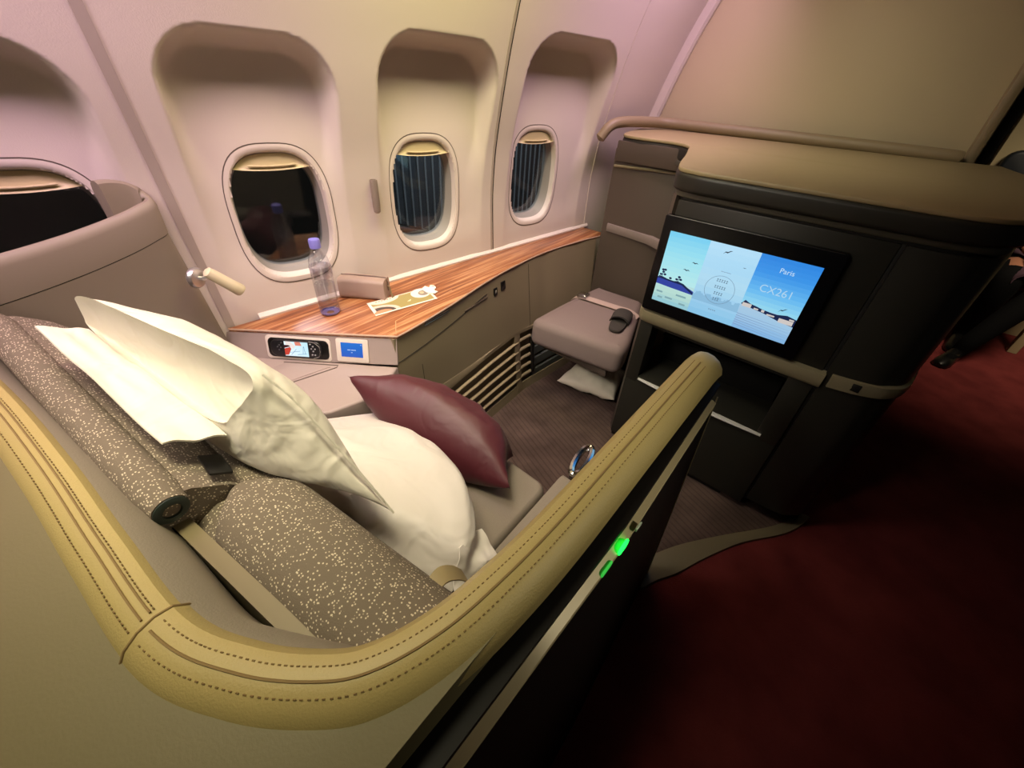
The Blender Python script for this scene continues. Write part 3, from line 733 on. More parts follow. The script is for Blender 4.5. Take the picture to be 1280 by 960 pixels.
# right shore
cr = E('cream', '#d8d0cc', .9)
dq([(.64, .34), (.66, .40), (.70, .37), (.74, .36), (.78, .345), (.84, .335), (.88, .335), (.94, .36), (1, .34), (1, .24), (.90, .26), (.80, .30), (.70, .32)], 2, dk_)
for u, v, w, h in ((.65, .315, .06, .05), (.73, .315, .03, .02), (.90, .25, .09, .055), (.82, .29, .05, .02), (.78, .31, .02, .03), (.96, .31, .03, .02)): rect(u, v, u+w, v+h, 3, cr)
for k in range(6): dq([(.64, .05+.03*k), (.99, -.0+.035*k+.01), (.99, .012+.035*k), (.64, .058+.03*k)], 2, E('wave%d' % k, '#8ca8d4', .85))
wt = E('letter', '#c4e4fa', .95)
TXT = lambda u0, v0: (lambda x, y: SP(u0+x/SW, v0+y/SH, .0014))
text_mesh(b, 'Paris', .020, TXT(.825, .83), wt); text_mesh(b, 'CX261', .031, TXT(.815, .56), E('letter2', '#b4dcf8', .9))
b.build('screen', bez)

# dark recess panel behind the footwell
fp = thing('footwell_panel', 'dark taupe upright panel closing the footwell behind the footrest', 'panel', (1.88, .83, 0))
b = MB(); b.box((1.885, .83, .54), (.03, .36, 1.08), M_taupe_d, .004)
b.build('back_panel', fp)
b = MB(); b.prism([(1.83, .64), (1.872, .64), (1.872, 1.0), (1.86, 1.0)], 1.03, 1.11, M_taupe_d, .004, 2); b.build('header', fp)
b = MB(); b.tube([(1.868, .64, 1.02), (1.862, .8, 1.018), (1.866, 1.0, 1.01)], .006, M_strip, 6); b.build('header_highlight', fp)  # highlight along the header, built in as a beige line
b = MB(); secs = []
for p in [(1.70, .60), (1.78, .64), (1.83, .69), (1.86, .76), (1.866, .86), (1.866, .98)]:
    z0 = .712+.10*(p[1]-.7)*.4
    secs.append([Vector((p[0]+.02, p[1]+.004, z0)), Vector((p[0]-.004, p[1]-.002, z0+.003)), Vector((p[0]-.010, p[1]-.004, z0+.02)), Vector((p[0]-.006, p[1]-.003, z0+.038)), Vector((p[0]+.02, p[1]+.004, z0+.042))])
b.loft(secs, mat('mauve_grey_band', '#877a76', .5)); b.build('grab_band', fp)

# ------------------------------------------------------------------ ottoman, belt, slipper, bag
ot = thing('ottoman', 'mauve grey footrest cushion in the footwell left of the display cabinet', 'ottoman', (1.55, .75, 0))
def ottpoly(g=0):
    out = []
    C_ = [(1.85, .957, .03), (1.275, .957, .045), (1.335, .527, .045), (1.42, .540, .03), (1.62, .610, .05), (1.85, .690, .03)]
    n = len(C_)
    for i in range(n):
        p0, p1, p2 = [Vector((C_[(i+k) % n][0], C_[(i+k) % n][1])) for k in (-1, 0, 1)]; r = C_[i][2]
        a_, c_ = p1+(p0-p1).normalized()*r, p1+(p2-p1).normalized()*r
        for k in range(9):
            t = k/8; q = a_*(1-t)**2+p1*2*t*(1-t)+c_*t*t; out.append((q.x, q.y))
        d = p2+(p1-p2).normalized()*C_[(i+1) % n][2]
        for k in range(1, 6): q = c_.lerp(d, k/6); out.append((q.x, q.y))
    return out
b = MB(); b.prism(ottpoly(), .325, .452, M_otto, .036, 6, fn=lambda x, y, z: Vector((x, y, z+.008*math.sin(PI*min(1, max(0, (x-1.2)/.7)))*(1 if z > .4 else 0)))); b.build('cushion', ot)
b = MB(); b.prism([(1.85, .93), (1.34, .93), (1.34, .58), (1.85, .70)], .295, .33, M_taupe_d, .01, 2); b.build('base_tray', ot)
b = MB(); b.box((1.80, .82, .15), (.06, .24, .30), M_taupe_d, .01); b.build('pedestal', ot)
sb = thing('seat_belt', 'pale webbing seat belt with buckle laid across the grey footrest', 'seat belt', (1.6, .8, .46))
zt = .4615
pa, pb = Vector((1.50, .965, zt-.03)), Vector((1.74, .62, zt))
bp2 = smooth_path([(1.625, .975, .40), (1.63, .96, .445), (1.635, .92, zt), (1.645, .84, zt+.001), (1.655, .75, zt+.001), (1.665, .68, zt), (1.67, .63, .445)], 30)
b = MB(); dirv = Vector((.99, .12, 0)).normalized()
secs = [[Vector(p)-dirv*.022, Vector(p)+dirv*.022, Vector(p)+dirv*.022+Vector((0, 0, .003)), Vector(p)-dirv*.022+Vector((0, 0, .003))] for p in bp2]
b.loft(secs, M_belt, smooth=False); b.build('webbing', sb)
ba = Vector((1.637, .915, zt+.010)); yv = Vector((.12, -.99, 0)).normalized(); xv = Vector((yv.y, -yv.x, 0)); R = Matrix((xv, yv, Vector((0, 0, 1)))).transposed()
b = MB(); b.box(ba, (.05, .052, .016), M_chrome, .005, R); b.box(ba+yv*.004+Vector((0, 0, .009)), (.04, .034, .006), M_chrome, .002, R); b.build('buckle', sb)
# slipper
so = Vector((1.535, .655, .4615)); sx = Vector((.96, .28, 0)).normalized(); sy = Vector((-sx.y, sx.x, 0))
sl = thing('slipper', 'single dark felt slipper resting on the grey footrest beside the display', 'slipper', so)
def solep(f=1): return [(p[0]*f, p[1]*f) for p in smooth_path([(-.105, 0), (-.095, .026), (-.05, .034), (.02, .040), (.075, .042), (.108, .022), (.110, -.012), (.08, -.036), (.02, -.036), (-.05, -.032), (-.095, -.022)], 44, True)]
SF = lambda x, y, z: so+sx*x+sy*y+Vector((0, 0, z))
b = MB(); b.prism(solep(), 0, .012, M_slip, .004, 2, fn=SF); b.build('sole', sl)
b = MB(); secs = []
for x, h, w in ((-.025, .028, .040), (.0, .034, .0425), (.04, .033, .0445), (.08, .026, .040), (.103, .015, .024), (.112, .010, .010)):
    secs.append([SF(x+.012*math.cos(t)*(1 if x < .0 else .3)*math.sin(t), w*math.cos(t), .008+h*max(0, math.sin(t))**.8) for t in np.linspace(0, PI, 15)]+[SF(x, w*.96*math.cos(t), .008+(h-.003)*max(0, math.sin(t))**.8) for t in np.linspace(PI, 0, 15)])
b.loft(secs, M_slip, cap=True); b.build('upper', sl)
b = MB(); b.tube([SF(-.026, .041*math.cos(t), .009+.029*max(0, math.sin(t))**.8) for t in np.linspace(0, PI, 15)], .0022, mat('slipper_piping', '#1c1a19', .9), 6); b.build('piping', sl)

# generic pillow from four corners
def pillow(mb, A, B, Cc, D, T, m, seed=0, nu=44, nv_=44, wr=.006, pinch=.10, p=2.2, updir=None, sag=0, gather=0):
    A, B, Cc, D = [Vector(x) for x in (A, B, Cc, D)]
    nrm = ((Cc-A).cross(D-B)).normalized()
    if updir is not None and nrm.dot(updir) < 0: nrm = -nrm
    def surf(sgn):
        g = []
        for j in range(nv_+1):
            v = -1+2*j/nv_
            for i in range(nu+1):
                u = -1+2*i/nu
                uu = u*(1-pinch*(1-v*v)**1.0*abs(u)**3 * 1.0); vv = v*(1-pinch*(1-u*u)*abs(v)**3)
                a, c = (uu+1)/2, (vv+1)/2
                q = A*(1-a)*(1-c)+B*a*(1-c)+Cc*a*c+D*(1-a)*c
                h = max(0, (1-abs(u)**p)*(1-abs(v)**p))**.5
                w = mnoise.noise(Vector((u*2.3+seed, v*2.3, sgn*3)))*wr*2.2+mnoise.noise(Vector((u*6+seed, v*3.5, sgn*5+2)))*wr
                cr_ = (abs(u)*abs(v))**2.0
                w += math.sin((u*v*7+u*3*math.copysign(1, v)+seed)*2.2)*wr*gather*cr_*h*2
                g.append(q+nrm*(sgn*(T/2*h)+w*min(1, h*1.5)-sag*(1-u*u)*(1-v*v)))
        return g
    top_, bot = surf(1), surf(-1); n = nu+1
    vs = top_+bot; fs = []
    for j in range(nv_):
        for i in range(nu):
            a = j*n+i; fs.append([a, a+1, a+n+1, a+n]); o = len(top_); fs.append([o+a, o+a+n, o+a+n+1, o+a+1])
    mb.add(vs, fs, m)
    return nrm
def welded(o):
    bm = bmesh.new(); bm.from_mesh(o.data); bmesh.ops.remove_doubles(bm, verts=bm.verts[:], dist=.0004); bmesh.ops.recalc_face_normals(bm, faces=bm.faces[:]); bm.to_mesh(o.data); bm.free(); return o

b = MB(); pillow(b, (1.46, .885, .06), (1.53, .585, .06), (1.78, .655, .075), (1.78, .90, .075), .12, M_bagw, 3, wr=.008, pinch=.05, updir=Vector((0, 0, 1)))
o = welded(b.build('blanket_bag')); tag(o, 'cream wrapped bundle on the carpet under the grey footrest', 'bag')

# ------------------------------------------------------------------ seat
st = thing('seat', 'taupe suite seat with speckled fabric backrest and headrest roll', 'seat', (.25, .55, 0))
def cush(P, z0, z1, m, name, bev=.03):
    b = MB(); b.prism([(p[0], p[1]) for p in smooth_path(P, 70, True)], z0, z1, m, bev, 5); return b.build(name, st)
b = MB(); b.prism(rrect(0, 0, 1, 1, .06, 5), .26, .432, M_seat, .03, 5, fn=lambda x, y, z: Vector((-.02+.635*x+.0*y-.02*(1-y)*(0), .30+.045*x+(y)*.565, z))); b.build('seat_cushion', st)
b = MB(); b.prism(rrect(0, 0, 1, 1, .05, 5), .26, .455, M_seat, .025, 5, fn=lambda x, y, z: Vector((.0+.66*x, .19+.045*x+y*.102, z))); b.build('side_cushion', st)
b = MB(); b.box((.28, .56, .14), (.5, .62, .26), M_taupe_d, .02); b.build('seat_base', st)
# backrest (leaning) : slab in speckled fabric
b = MB(); secs = []
for y in np.linspace(.16, 1.02, 20):
    x0 = .085-.13*(y-.16)/.86
    secs.append([Vector((x0+a, y, z)) for a, z in ((-.06, .42), (-.07, .62), (-.06, .735), (-.02, .758), (.04, .755), (.08, .725), (.125, .62), (.17, .42))])
b.loft(secs, M_speck); b.build('backrest', st)
# bolster at the aisle end of the backrest top
b = MB(); secs = []
ax0, ax1 = Vector((.040, .540, .700)), Vector((.097, .14, .700))
d_ = (ax1-ax0).normalized(); px = Vector((-d_.y, d_.x, 0)); px = px if px.x > 0 else -px
for i in range(25):
    t = i/24; e = 1-max(0, (.16-t)/.16)**2.2*.62
    o_ = ax0+(ax1-ax0)*t
    secs.append([o_+px*(x*e)+Vector((0, 0, z*(.8+.2*e))) for x, z in sel(0, 0, .074, .088, 2.5, 28)])
b.loft(secs, M_speck); b.build('bolster', st)
# trim plate along the bolster
b = MB(); p0, p1 = Vector((-.038, .555, .760)), Vector((.012, .245, .760)); d_ = (p1-p0).normalized(); px = Vector((-d_.y, d_.x, 0)); px = px if px.x > 0 else -px
b.loft([[p+px*-.010, p+px*.010, p+px*.012-Vector((0, 0, .10)), p-px*.010-Vector((0, 0, .10))] for p in (p0, (p0+p1)/2, p1)], mat('plate_beige', '#766b4e', .45), smooth=False); b.build('edge_plate', st)
# headrest: curled roll and flap
b = MB(); r0, r1 = Vector((-.036, .53, .800)), Vector((-.130, 1.20, .845))
b.tube([r0+(r1-r0)*t for t in np.linspace(0, 1, 20)], [.022]+[.027]*18+[.022], M_speck, 18); hroll = b.build('headrest_roll', st)
b = MB(); d_ = (r1-r0).normalized(); b.rev([(.0205, .008), (.0205, -.002), (.017, -.004), (.011, -.004), (.010, .008), (.004, .008)], r0, M_greenrub, d_, 24); b.build('end_cap', hroll)
b = MB(); secs = []
for t in np.linspace(0.02, 1, 20):
    p = r0+(r1-r0)*t
    secs.append([p+Vector(v) for v in ((.0, 0, .012), (.03, 0, .006), (.07, .0, -.02), (.125, .0, -.085), (.135, .0, -.15), (.05, .0, -.12), (-.02, 0, -.06))])
b.loft(secs, M_speck); b.build('headrest_flap', st)
b = MB(); b.box((.030, .575, .800), (.03, .05, .004), M_blk, .001, Matrix.Rotation(math.radians(32), 3, 'Y')); b.build('fabric_tab', st)
# belt guide strap and chrome lever
b = MB(); sp_ = smooth_path([(.125, .235, .66), (.150, .245, .695), (.178, .25, .70), (.20, .245, .685), (.215, .24, .66)], 20)
b.loft([[Vector(p)+Vector((.003, .013, 0)), Vector(p)-Vector((.003, .013, 0)), Vector(p)-Vector((.003, .013, .003)), Vector(p)+Vector((.003, .013, -.003))] for p in sp_], mat('strap_beige', '#94845f', .6)); b.build('belt_guide', st)
b = MB(); b.tube([Vector((.735+.060*math.cos(t), .326+.017*math.sin(t)+.010*math.cos(t), .448)) for t in np.linspace(0, 2*PI, 30)[:-1]], .0095, M_chrome, 8, closed=True); b.build('chrome_lever', st)
b = MB(); b.box((.685, .318, .41), (.02, .02, .07), M_taupe_d, .003); b.build('lever_post', st)
b = MB(); b.box((.985, .925, .018), (.09, .018, .024), M_chrome, .004, Matrix.Rotation(.08, 3, 'Z')); b.build('floor_rail', cons)

# ------------------------------------------------------------------ pillows
def boxpillow(mb, E0, E1, m, T, bul=None, seed=0, nv_=40, nt_=72, wr=.004, open_=True, n0=5.0, k=1.0):
    """E0 = (lower near, lower far, upper near, upper far) corners of the thick end, E1 = (near, far) ends of the flat seam"""
    LN, LF, UN, UF = [Vector(x) for x in E0]; N1, F1 = [Vector(x) for x in E1]
    bul = bul or 0; up_ = ((UN+UF)-(LN+LF)).normalized(); ln = ((N1+F1)/2-(LN+LF+UN+UF)/4).normalized()
    wd = (LF-LN).normalized(); wdF = Vector((.95, -.1, .25)) ; nr = ln.cross(wd); nr = nr if nr.dot(up_) > 0 else -nr; nr.normalize()
    secs = []
    def sec(v, sc_=1.0, inset=0):
        n = n0+(2.3-n0)*v**.6; out = []
        for i in range(nt_):
            t = 2*PI*i/nt_; c, s_ = math.cos(t), math.sin(t)
            x = math.copysign(abs(c)**(2/n), c)*sc_; y = math.copysign(abs(s_)**(2/n), s_)*sc_
            pin = 1-.05*math.sin(PI*v)*abs(y)**2-.0*v
            u = x*pin; a = (u+1)/2; w = (y+1)/2
            e0 = (LN*(1-a)+LF*a)*(1-w)+(UN*(1-a)+UF*a)*w; e1 = N1*(1-a)+F1*a
            q = e0*(1-v)+e1*v+nr*(y*T*math.sin(PI*v**.85)*(1-abs(x)**6*.5))
            wv = mnoise.noise(Vector((x*2.2+seed, y*1.5, v*3)))*wr*1.3+mnoise.noise(Vector((x*5+seed, y*3, v*9)))*wr*1.2
            fold = math.sin(v*16+y*2.5+3*mnoise.noise(Vector((seed, y*2, v*4))))*wr*.9*abs(x)**3*(1-v)*k
            q += nr*wv*(.25+.75*math.sin(PI*v))*(1 if y > -.2 else .6)*(1-.6*v)+wd*(fold*math.copysign(1, x))
            q += wdF*(bul*max(0, -x)**1.2*math.sin(PI*v**.55))
            out.append(q+ln*inset)
        return out
    if open_: secs += [sec(0, .15, .035), sec(0, .5, .032), sec(0, .86, .022), sec(0, .955, .010), sec(0, .975, .0), sec(0, .99, -.004)]
    else: secs += [sec(0, .15, -.012), sec(0, .5, -.012), sec(0, .8, -.009), sec(0, .93, -.004)]
    for i in range(nv_+1):
        v = i/nv_
        secs.append(sec(1-(1-v)**1.35))
    mb.loft(secs, m)
    return lambda x, y, v: None
def sheet(mb, P, th, m, seed=0, n=18, wr=.003):
    A, B, Cc, D = [Vector(x) for x in P]; nrm = (Cc-A).cross(D-B).normalized(); g = []; h = []
    for j in range(n+1):
        for i in range(n+1):
            a, c = i/n, j/n
            q = A*(1-a)*(1-c)+B*a*(1-c)+Cc*a*c+D*(1-a)*c+nrm*mnoise.noise(Vector((a*3+seed, c*3, 0)))*wr*2
            g.append(q+nrm*th/2); h.append(q-nrm*th/2)
    k = n+1; fs = []; o_ = len(g)
    for j in range(n):
        for i in range(n):
            a = j*k+i; fs += [[a, a+1, a+k+1, a+k], [o_+a, o_+a+k, o_+a+k+1, o_+a+1]]
    for i in range(n):
        fs += [[i, o_+i, o_+i+1, i+1], [n*k+i, n*k+i+1, o_+n*k+i+1, o_+n*k+i]]
        fs += [[i*k, (i+1)*k, o_+(i+1)*k, o_+i*k], [i*k+n, o_+i*k+n, o_+(i+1)*k+n, (i+1)*k+n]]
    mb.add(g+h, fs, m)
pw = thing('pillow', 'white bed pillow with open case end propped highest against the headrest', 'pillow', (.12, .75, .6), 'white bed pillows')
b = MB(); boxpillow(b, ((.060, .590, .828), (-.012, .955, .888), (.124, .535, .935), (.000, .905, .972)), ((.196, .392, .692), (.165, .93, .70)), M_white, .05, seed=1, wr=.005); b.build('cushion', pw)
b = MB(); sheet(b, ((-.066, .935, .92), (-.008, .60, .852), (.060, .590, .828), (-.012, .955, .886)), .003, M_white, 2); b.build('lower_flap', pw)
b = MB(); b.tube([Vector(p) for p in smooth_path([(.122, .537, .937), (.142, .508, .895), (.166, .462, .812), (.185, .420, .738), (.196, .392, .692)], 24)], .0022, M_white, 6); b.build('seam_welt', pw)
pw2 = thing('pillow', 'white bed pillow lying lower, half under the propped one', 'pillow', (.24, .55, .45), 'white bed pillows')
b = MB(); boxpillow(b, ((.225, .290, .490), (.155, .520, .565), (.295, .318, .580), (.185, .515, .655)), ((.42, .84, .50), (.12, .92, .58)), M_white2, .06, bul=.07, seed=8, wr=.006, open_=False, n0=6.0); b.build('cushion', pw2)
b = MB(); sheet(b, ((.270, .318, .582), (.350, .338, .535), (.338, .252, .478), (.212, .275, .492)), .003, M_white2, 9, wr=.009); b.build('case_end', pw2)

b = MB(); pillow(b, (.39, .89, .62), (.49, .378, .50), (.61, .47, .455), (.575, .87, .455), .20, M_burg, 4, wr=.004, pinch=.12, updir=Vector((1, 0, 1)), gather=.6)
o = welded(b.build('throw_cushion')); tag(o, 'burgundy satin throw cushion leaning on the white pillows', 'cushion')

# ------------------------------------------------------------------ seat shell with padded rim
sh = thing('seat_shell', 'curved privacy shell with stitched cream leather rim around the seat', 'seat shell', (.1, .4, 0))
CR = [(.79, .147, .845), (.64, .1445, .845), (.48, .141, .845), (.282, .137, .845), (.169, .140, .845), (.098, .148, .845), (.039, .167, .845), (.001, .195, .845), (-.043, .252, .845), (-.080, .335, .845), (-.100, .486, .845), (-.118, .651, .845), (-.146, .856, .845), (-.18, 1.05, .845), (-.21, 1.22, .845)]
def pathframe(pts):
    out = []
    n = len(pts)
    for i, p in enumerate(pts):
        a, c = Vector(pts[max(0, i-1)]), Vector(pts[min(n-1, i+1)]); t = (c-a); t.z = 0; t.normalize()
        o_ = Vector((t.y, -t.x, 0))     # heading back along the aisle then left: outward is to the aisle / the rear
        out.append((Vector(p), t, -o_ if False else o_))
    return out
path = smooth_path(CR, 150)
fr = pathframe(path)
# make sure outward points away from the seat centre
fr = [(p, t, o if o.dot(p-Vector((.4, .7, p.z))) > 0 else -o) for p, t, o in fr]
SEC = [(-.027, -.075), (-.032, -.045), (-.028, -.018), (-.018, -.004), (-.004, 0), (.011, -.003), (.025, -.012), (.036, -.028), (.040, -.044), (.034, -.060), (.008, -.068)]
js = min(range(len(path)), key=lambda i: (Vector(path[i])-Vector((-.082, .350, .845))).length)
def rimsec(f, s=1.0, dz=0):
    p, t, o = f
    return [p+o*(a*s)+Vector((0, 0, z*s+dz)) for a, z in SEC]
# side rim with rounded, drooping front end
secs = []
endp = [(.5, .842, -.034, .35), (.7, .832, -.022, .6)]
P0, T0, O0 = fr[0]
for x_, dz_, s_ in ((.888, -.110, .15), (.890, -.082, .40), (.886, -.056, .62), (.876, -.034, .78), (.858, -.016, .88), (.83, -.005, .95)):
    p = Vector((x_, .147, .845)); secs.append([p+O0*(a*min(1, s_*1.15))+Vector((0, 0, dz_+(z*s_))) for a, z in SEC])
secs += [rimsec(f) for f in fr[:js+1]]
b = MB(); b.loft(secs, M_leather); b.build('side_rim', sh)
b = MB(); b.loft([rimsec(f, .97, -.001) for f in fr[js:]], M_leather); b.build('back_rim', sh)
# joint welt between the two rims
b = MB(); f = fr[js]; b.tube([q for q in rimsec(f, 1.0)[1:9]], .0016, M_stitch, 6); b.build('joint_welt', sh)
# stitching: a centre seam and two dashed rows
def rimpt(f, a):
    z = float(np.interp(a, [s_[0] for s_ in SEC[1:8]], [s_[1] for s_ in SEC[1:8]])); p, t, o = f
    return p+o*a+Vector((0, 0, z+.0004))
dense = pathframe(smooth_path(CR, 700)); dense = [(p, t, o if o.dot(p-Vector((.4, .7, p.z))) > 0 else -o) for p, t, o in dense]
jd = int(js/150*700)
b = MB(); b.tube([rimpt(f, .004) for f in dense[4:jd-2:3]], .0014, M_stitch, 5); b.build('seam_line', sh)
b = MB(); b.tube([rimpt(f, .004) for f in dense[jd+3::3]], .0012, M_stitch, 5); b.tube([rimpt(f, -.004) for f in dense[jd+3::3]], .0012, M_stitch, 5); b.build('seam_line', sh)
b = MB()
acc = 0
for i in range(4, len(dense)-3):
    acc += (dense[i+1][0]-dense[i][0]).length
    if acc > .0052:
        acc = 0
        for a in (-.0075, .0155):
            if abs(i-jd) < 4: continue
            f = dense[i]; q = rimpt(f, a); b.tube([q-f[1]*.0014, q+f[1]*.0014], .0008, M_stitch, 4)
b.build('stitching', sh)
# inner lining
b = MB(); secs = []
for i, f in enumerate(fr):
    p, t, o = f
    k = sstep(.05, -.04, p.x)*1.0   # only the rear slopes inwards
    secs.append([p+o*(-.022)+Vector((0, 0, -.012)), p+o*(-.030-.016*k)+Vector((0, 0, -.035)), p+o*(-.033-.028*k)+Vector((0, 0, -.10)), p+o*(-.033-.030*k)+Vector((0, 0, -.48)),
                 p+o*(.0)+Vector((0, 0, -.48)), p+o*(.0)+Vector((0, 0, -.03))])
b.loft(secs, M_leather_in); b.build('inner_lining', sh)
# rear shoulder, tan moulding outside the rim
pathT = [(.169, .140), (.098, .148), (.039, .167), (.001, .195), (-.043, .252), (-.080, .335), (-.100, .486), (-.118, .651), (-.146, .856), (-.21, 1.22)]
targ = [(.16, .110), (.05, .110), (-.10, .110), (-.30, .110), (-.62, .110), (-.65, .30), (-.65, .48), (-.65, .65), (-.65, .9), (-.65, 1.22)]
pa_ = smooth_path([(x, y, 0) for x, y in pathT], 80); ta_ = smooth_path([(x, y, 0) for x, y in targ], 80)
b = MB(); secs = []
for p, q in zip(pa_, ta_):
    L_ = (q-p).length; row = []
    for u in np.linspace(0, 1, 16):
        d = u*L_; z = .830-.20*d-.2*max(0, d-.3)
        w_ = p.lerp(q, u); row.append(Vector((w_.x, w_.y, z)))
    row += [Vector((q.x, q.y, .30)), Vector((p.x, p.y, .30))]
    secs.append(row)
b.loft(secs, M_shell); b.build('rear_shoulder', sh)
# aisle side panel
Yt = lambda x: float(np.interp(x, [-.65, .05, .2, .38, .55, .77, .87], [.078, .079, .079, .078, .085, .094, .098]))
Yf = lambda x: float(np.interp(x, [-.65, .28, .38, .844, .87], [.02, .023, .027, .066, .068]))
b = MB(); secs = []
for x in np.linspace(-.65, .858, 40):
    yt, yf = Yt(x), Yf(x)
    pl_ = lambda v: yf+(yt-yf)*v
    secs.append([Vector((x, pl_(z/.735), z)) for z in (0.0, .2, .4, .6, .70, .722)]+[Vector((x, yt+.012, .724)), Vector((x, yt+.013, .752)), Vector((x, yt+.004, .756)), Vector((x, yt+.004, .768)), Vector((x, .117, .770)), Vector((x, .120, 0))])
b.loft(secs, M_black); b.build('aisle_panel', sh)
b = MB(); secs = []
for x in np.linspace(-.62, .845, 60):
    w = .005+.009*sstep(.13, .22, x)*sstep(.46, .36, x); yt = Yt(x); dzz = 0
    secs.append([Vector((x, yt-.002, .7235)), Vector((x, yt-.005, .7255)), Vector((x, yt-.004, .7255+w*.45)), Vector((x, yt+.009, .7275+w)), Vector((x, yt+.011, .7245))])
b.loft(secs, M_champ); b.build('metal_trim', sh)
b = MB(); b.tube([(.8585, Yf(.858)+(Yt(.858)-Yf(.858))*v-.001, .735*v) for v in np.linspace(0.01, 1, 10)], .0016, M_champ, 5); b.build('front_edge', sh)
b = MB(); b.prism(rrect(-.0145, -.0105, .0145, .0105, .010, 5), 0, .004, emis('green_lamp', '#18ff40', 4.0), .002, 2, fn=lambda x, y, z: Vector((.378+x, Yt(.378)-.003-z, .7335+y))); b.build('green_lamp', sh)
b = MB(); b.prism(rrect(-.015, -.006, .015, .006, .0058, 5), 0, .003, emis('green_glow', '#30c040', .8, base='#508050'), .001, 2, fn=lambda x, y, z: Vector((.332+x, Yt(.332)-.003-z, .732+y))); b.build('green_button', sh)
b = MB(); b.prism(rrect(-.010, -.0045, .010, .0045, .004, 5), 0, .003, mat('pale_button', '#a9b8a4', .4), .001, 2, fn=lambda x, y, z: Vector((.425+x, Yt(.425)-.006-z, .734+y))); b.build('pale_button', sh)

# ------------------------------------------------------------------ privacy partition at the window side (behind the seat)
pp = thing('privacy_partition', 'taupe curved partition with rounded rim beside the rear window', 'partition', (0, 1.3, 0))
top3 = smooth_path([(-.36, 1.10, .945), (-.20, 1.185, .948), (-.068, 1.245, .951), (.04, 1.290, .960), (.13, 1.322, .975), (.19, 1.343, .990), (.222, 1.362, 1.000), (.218, 1.388, 1.018), (.19, 1.396, 1.035), (.155, 1.386, 1.046), (.125, 1.372, 1.048)], 90)
bot3 = smooth_path([(-.40, 1.12, .40), (-.22, 1.21, .40), (-.08, 1.275, .40), (.05, 1.325, .40), (.15, 1.358, .40), (.225, 1.380, .40), (.272, 1.398, .40), (.26, 1.410, .40), (.22, 1.412, .40), (.18, 1.405, .40), (.15, 1.39, .40)], 90)
def hor(pts):
    f = pathframe([(p[0], p[1], 0) for p in pts]); out = []
    for i, (p, t, o) in enumerate(f):
        o2 = Vector((-t.y, t.x, 0)); out.append(o2)
    return out
ho = hor(top3)
b = MB(); secs = []
for p, q, o in zip(top3, bot3, ho):
    e_ = p-Vector((0, 0, .085)); d_ = (q-e_)
    secs.append([q, e_+d_*.5+Vector((0, 0, 0)), e_, e_+o*.004+Vector((0, 0, .003)), e_+o*.024+Vector((0, 0, .003)), q+o*.024])
b.loft(secs, M_part); b.build('lower_panel', pp)
b = MB(); secs = []
for p, o in zip(top3, ho):
    secs.append([p+o*a+Vector((0, 0, z)) for a, z in ((-.001, -.082), (-.003, -.02), (.001, -.006), (.008, 0), (.016, 0), (.023, -.006), (.025, -.02), (.025, -.082))])
b.loft(secs, M_part); b.build('upper_rim', pp)
b = MB(); b.tube([p+o*.002+Vector((0, 0, -.0835)) for p, o in zip(top3, ho)], .0018, M_dark, 5); b.build('rim_seam', pp)

# reading lamp on the partition
lp = Vector((.232, 1.325, .805)); ld = Vector((.8, -.55, -.1)).normalized()
rl = thing('reading_lamp', 'small ivory swivel reading lamp on the taupe partition', 'lamp', lp)
b = MB(); b.rev([(.028, 0), (.028, .006), (.024, .012), (.012, .014)], lp+Vector((-.0, -.0, 0)), M_alu, Vector((.55, -.83, 0)), 24); b.build('mounting_disc', rl)
b = MB(); e0 = lp+Vector((.55, -.83, 0))*.024; b.tube([lp, e0, e0+Vector((.02, 0, .004))], .006, M_alu, 8); b.build('swivel', rl)
b = MB(); b.rev([(.008, -.016), (.014, -.012), (.0155, 0), (.0165, .05), (.018, .082), (.016, .086), (.006, .084)], e0+Vector((.022, .0, .006)), M_lampw, Vector((.66, .02, -.75)), 20); b.build('lamp_head', rl)

# ------------------------------------------------------------------ crew seat and person beyond the cabinet
M_navy = mat('navy_vinyl', '#141a22', .5)
cs = thing('crew_seat', 'dark navy fold down crew seat on the far galley wall', 'seat', (4.3, -.85, 0))
b = MB(); b.prism(rrect(-.28, .52, .40, 1.13, .07), 4.38, 4.455, M_navy, .02, 3, fn=lambda y, z, x: Vector((x, -.86+y, z))); b.build('backrest', cs)
b = MB(); b.prism(rrect(4.02, -1.10, 4.40, -.62, .05), .40, .46, M_navy, .02, 3); b.build('seat_pan', cs)
b = MB(); b.box((4.41, -.86, .20), (.06, .40, .40), M_navy, .01); b.build('seat_support', cs)
M_suit = mat('black_cloth', '#060607', .9, spec=.1); M_skin = mat('skin', '#8c5f49', .55); M_skirt = mat('plum_cloth', '#3a2430', .85); M_hair = mat('dark_hair', '#120d0a', .6)
pe = thing('person', 'person in dark clothes seated beyond the cabinet with hands on lap', 'person', (4.2, -.88, 0))
V_ = []; E_ = []; R_ = []
def vtx(p, r, par=None, ry=None):
    V_.append(p); R_.append((r, ry or r))
    if par is not None: E_.append((par, len(V_)-1))
    return len(V_)-1
Yc = -.88
pel = vtx((4.23, Yc, .56), .115, None, .14); sp1 = vtx((4.25, Yc, .74), .10, pel, .125); sp2 = vtx((4.26, Yc, .92), .105, sp1, .14); nk = vtx((4.25, Yc, 1.06), .052, sp2); n2 = vtx((4.24, Yc, 1.11), .048, nk)
h1 = vtx((4.225, Yc, 1.17), .072, n2); h2 = vtx((4.225, Yc, 1.235), .082, h1); h3 = vtx((4.235, Yc, 1.29), .066, h2)
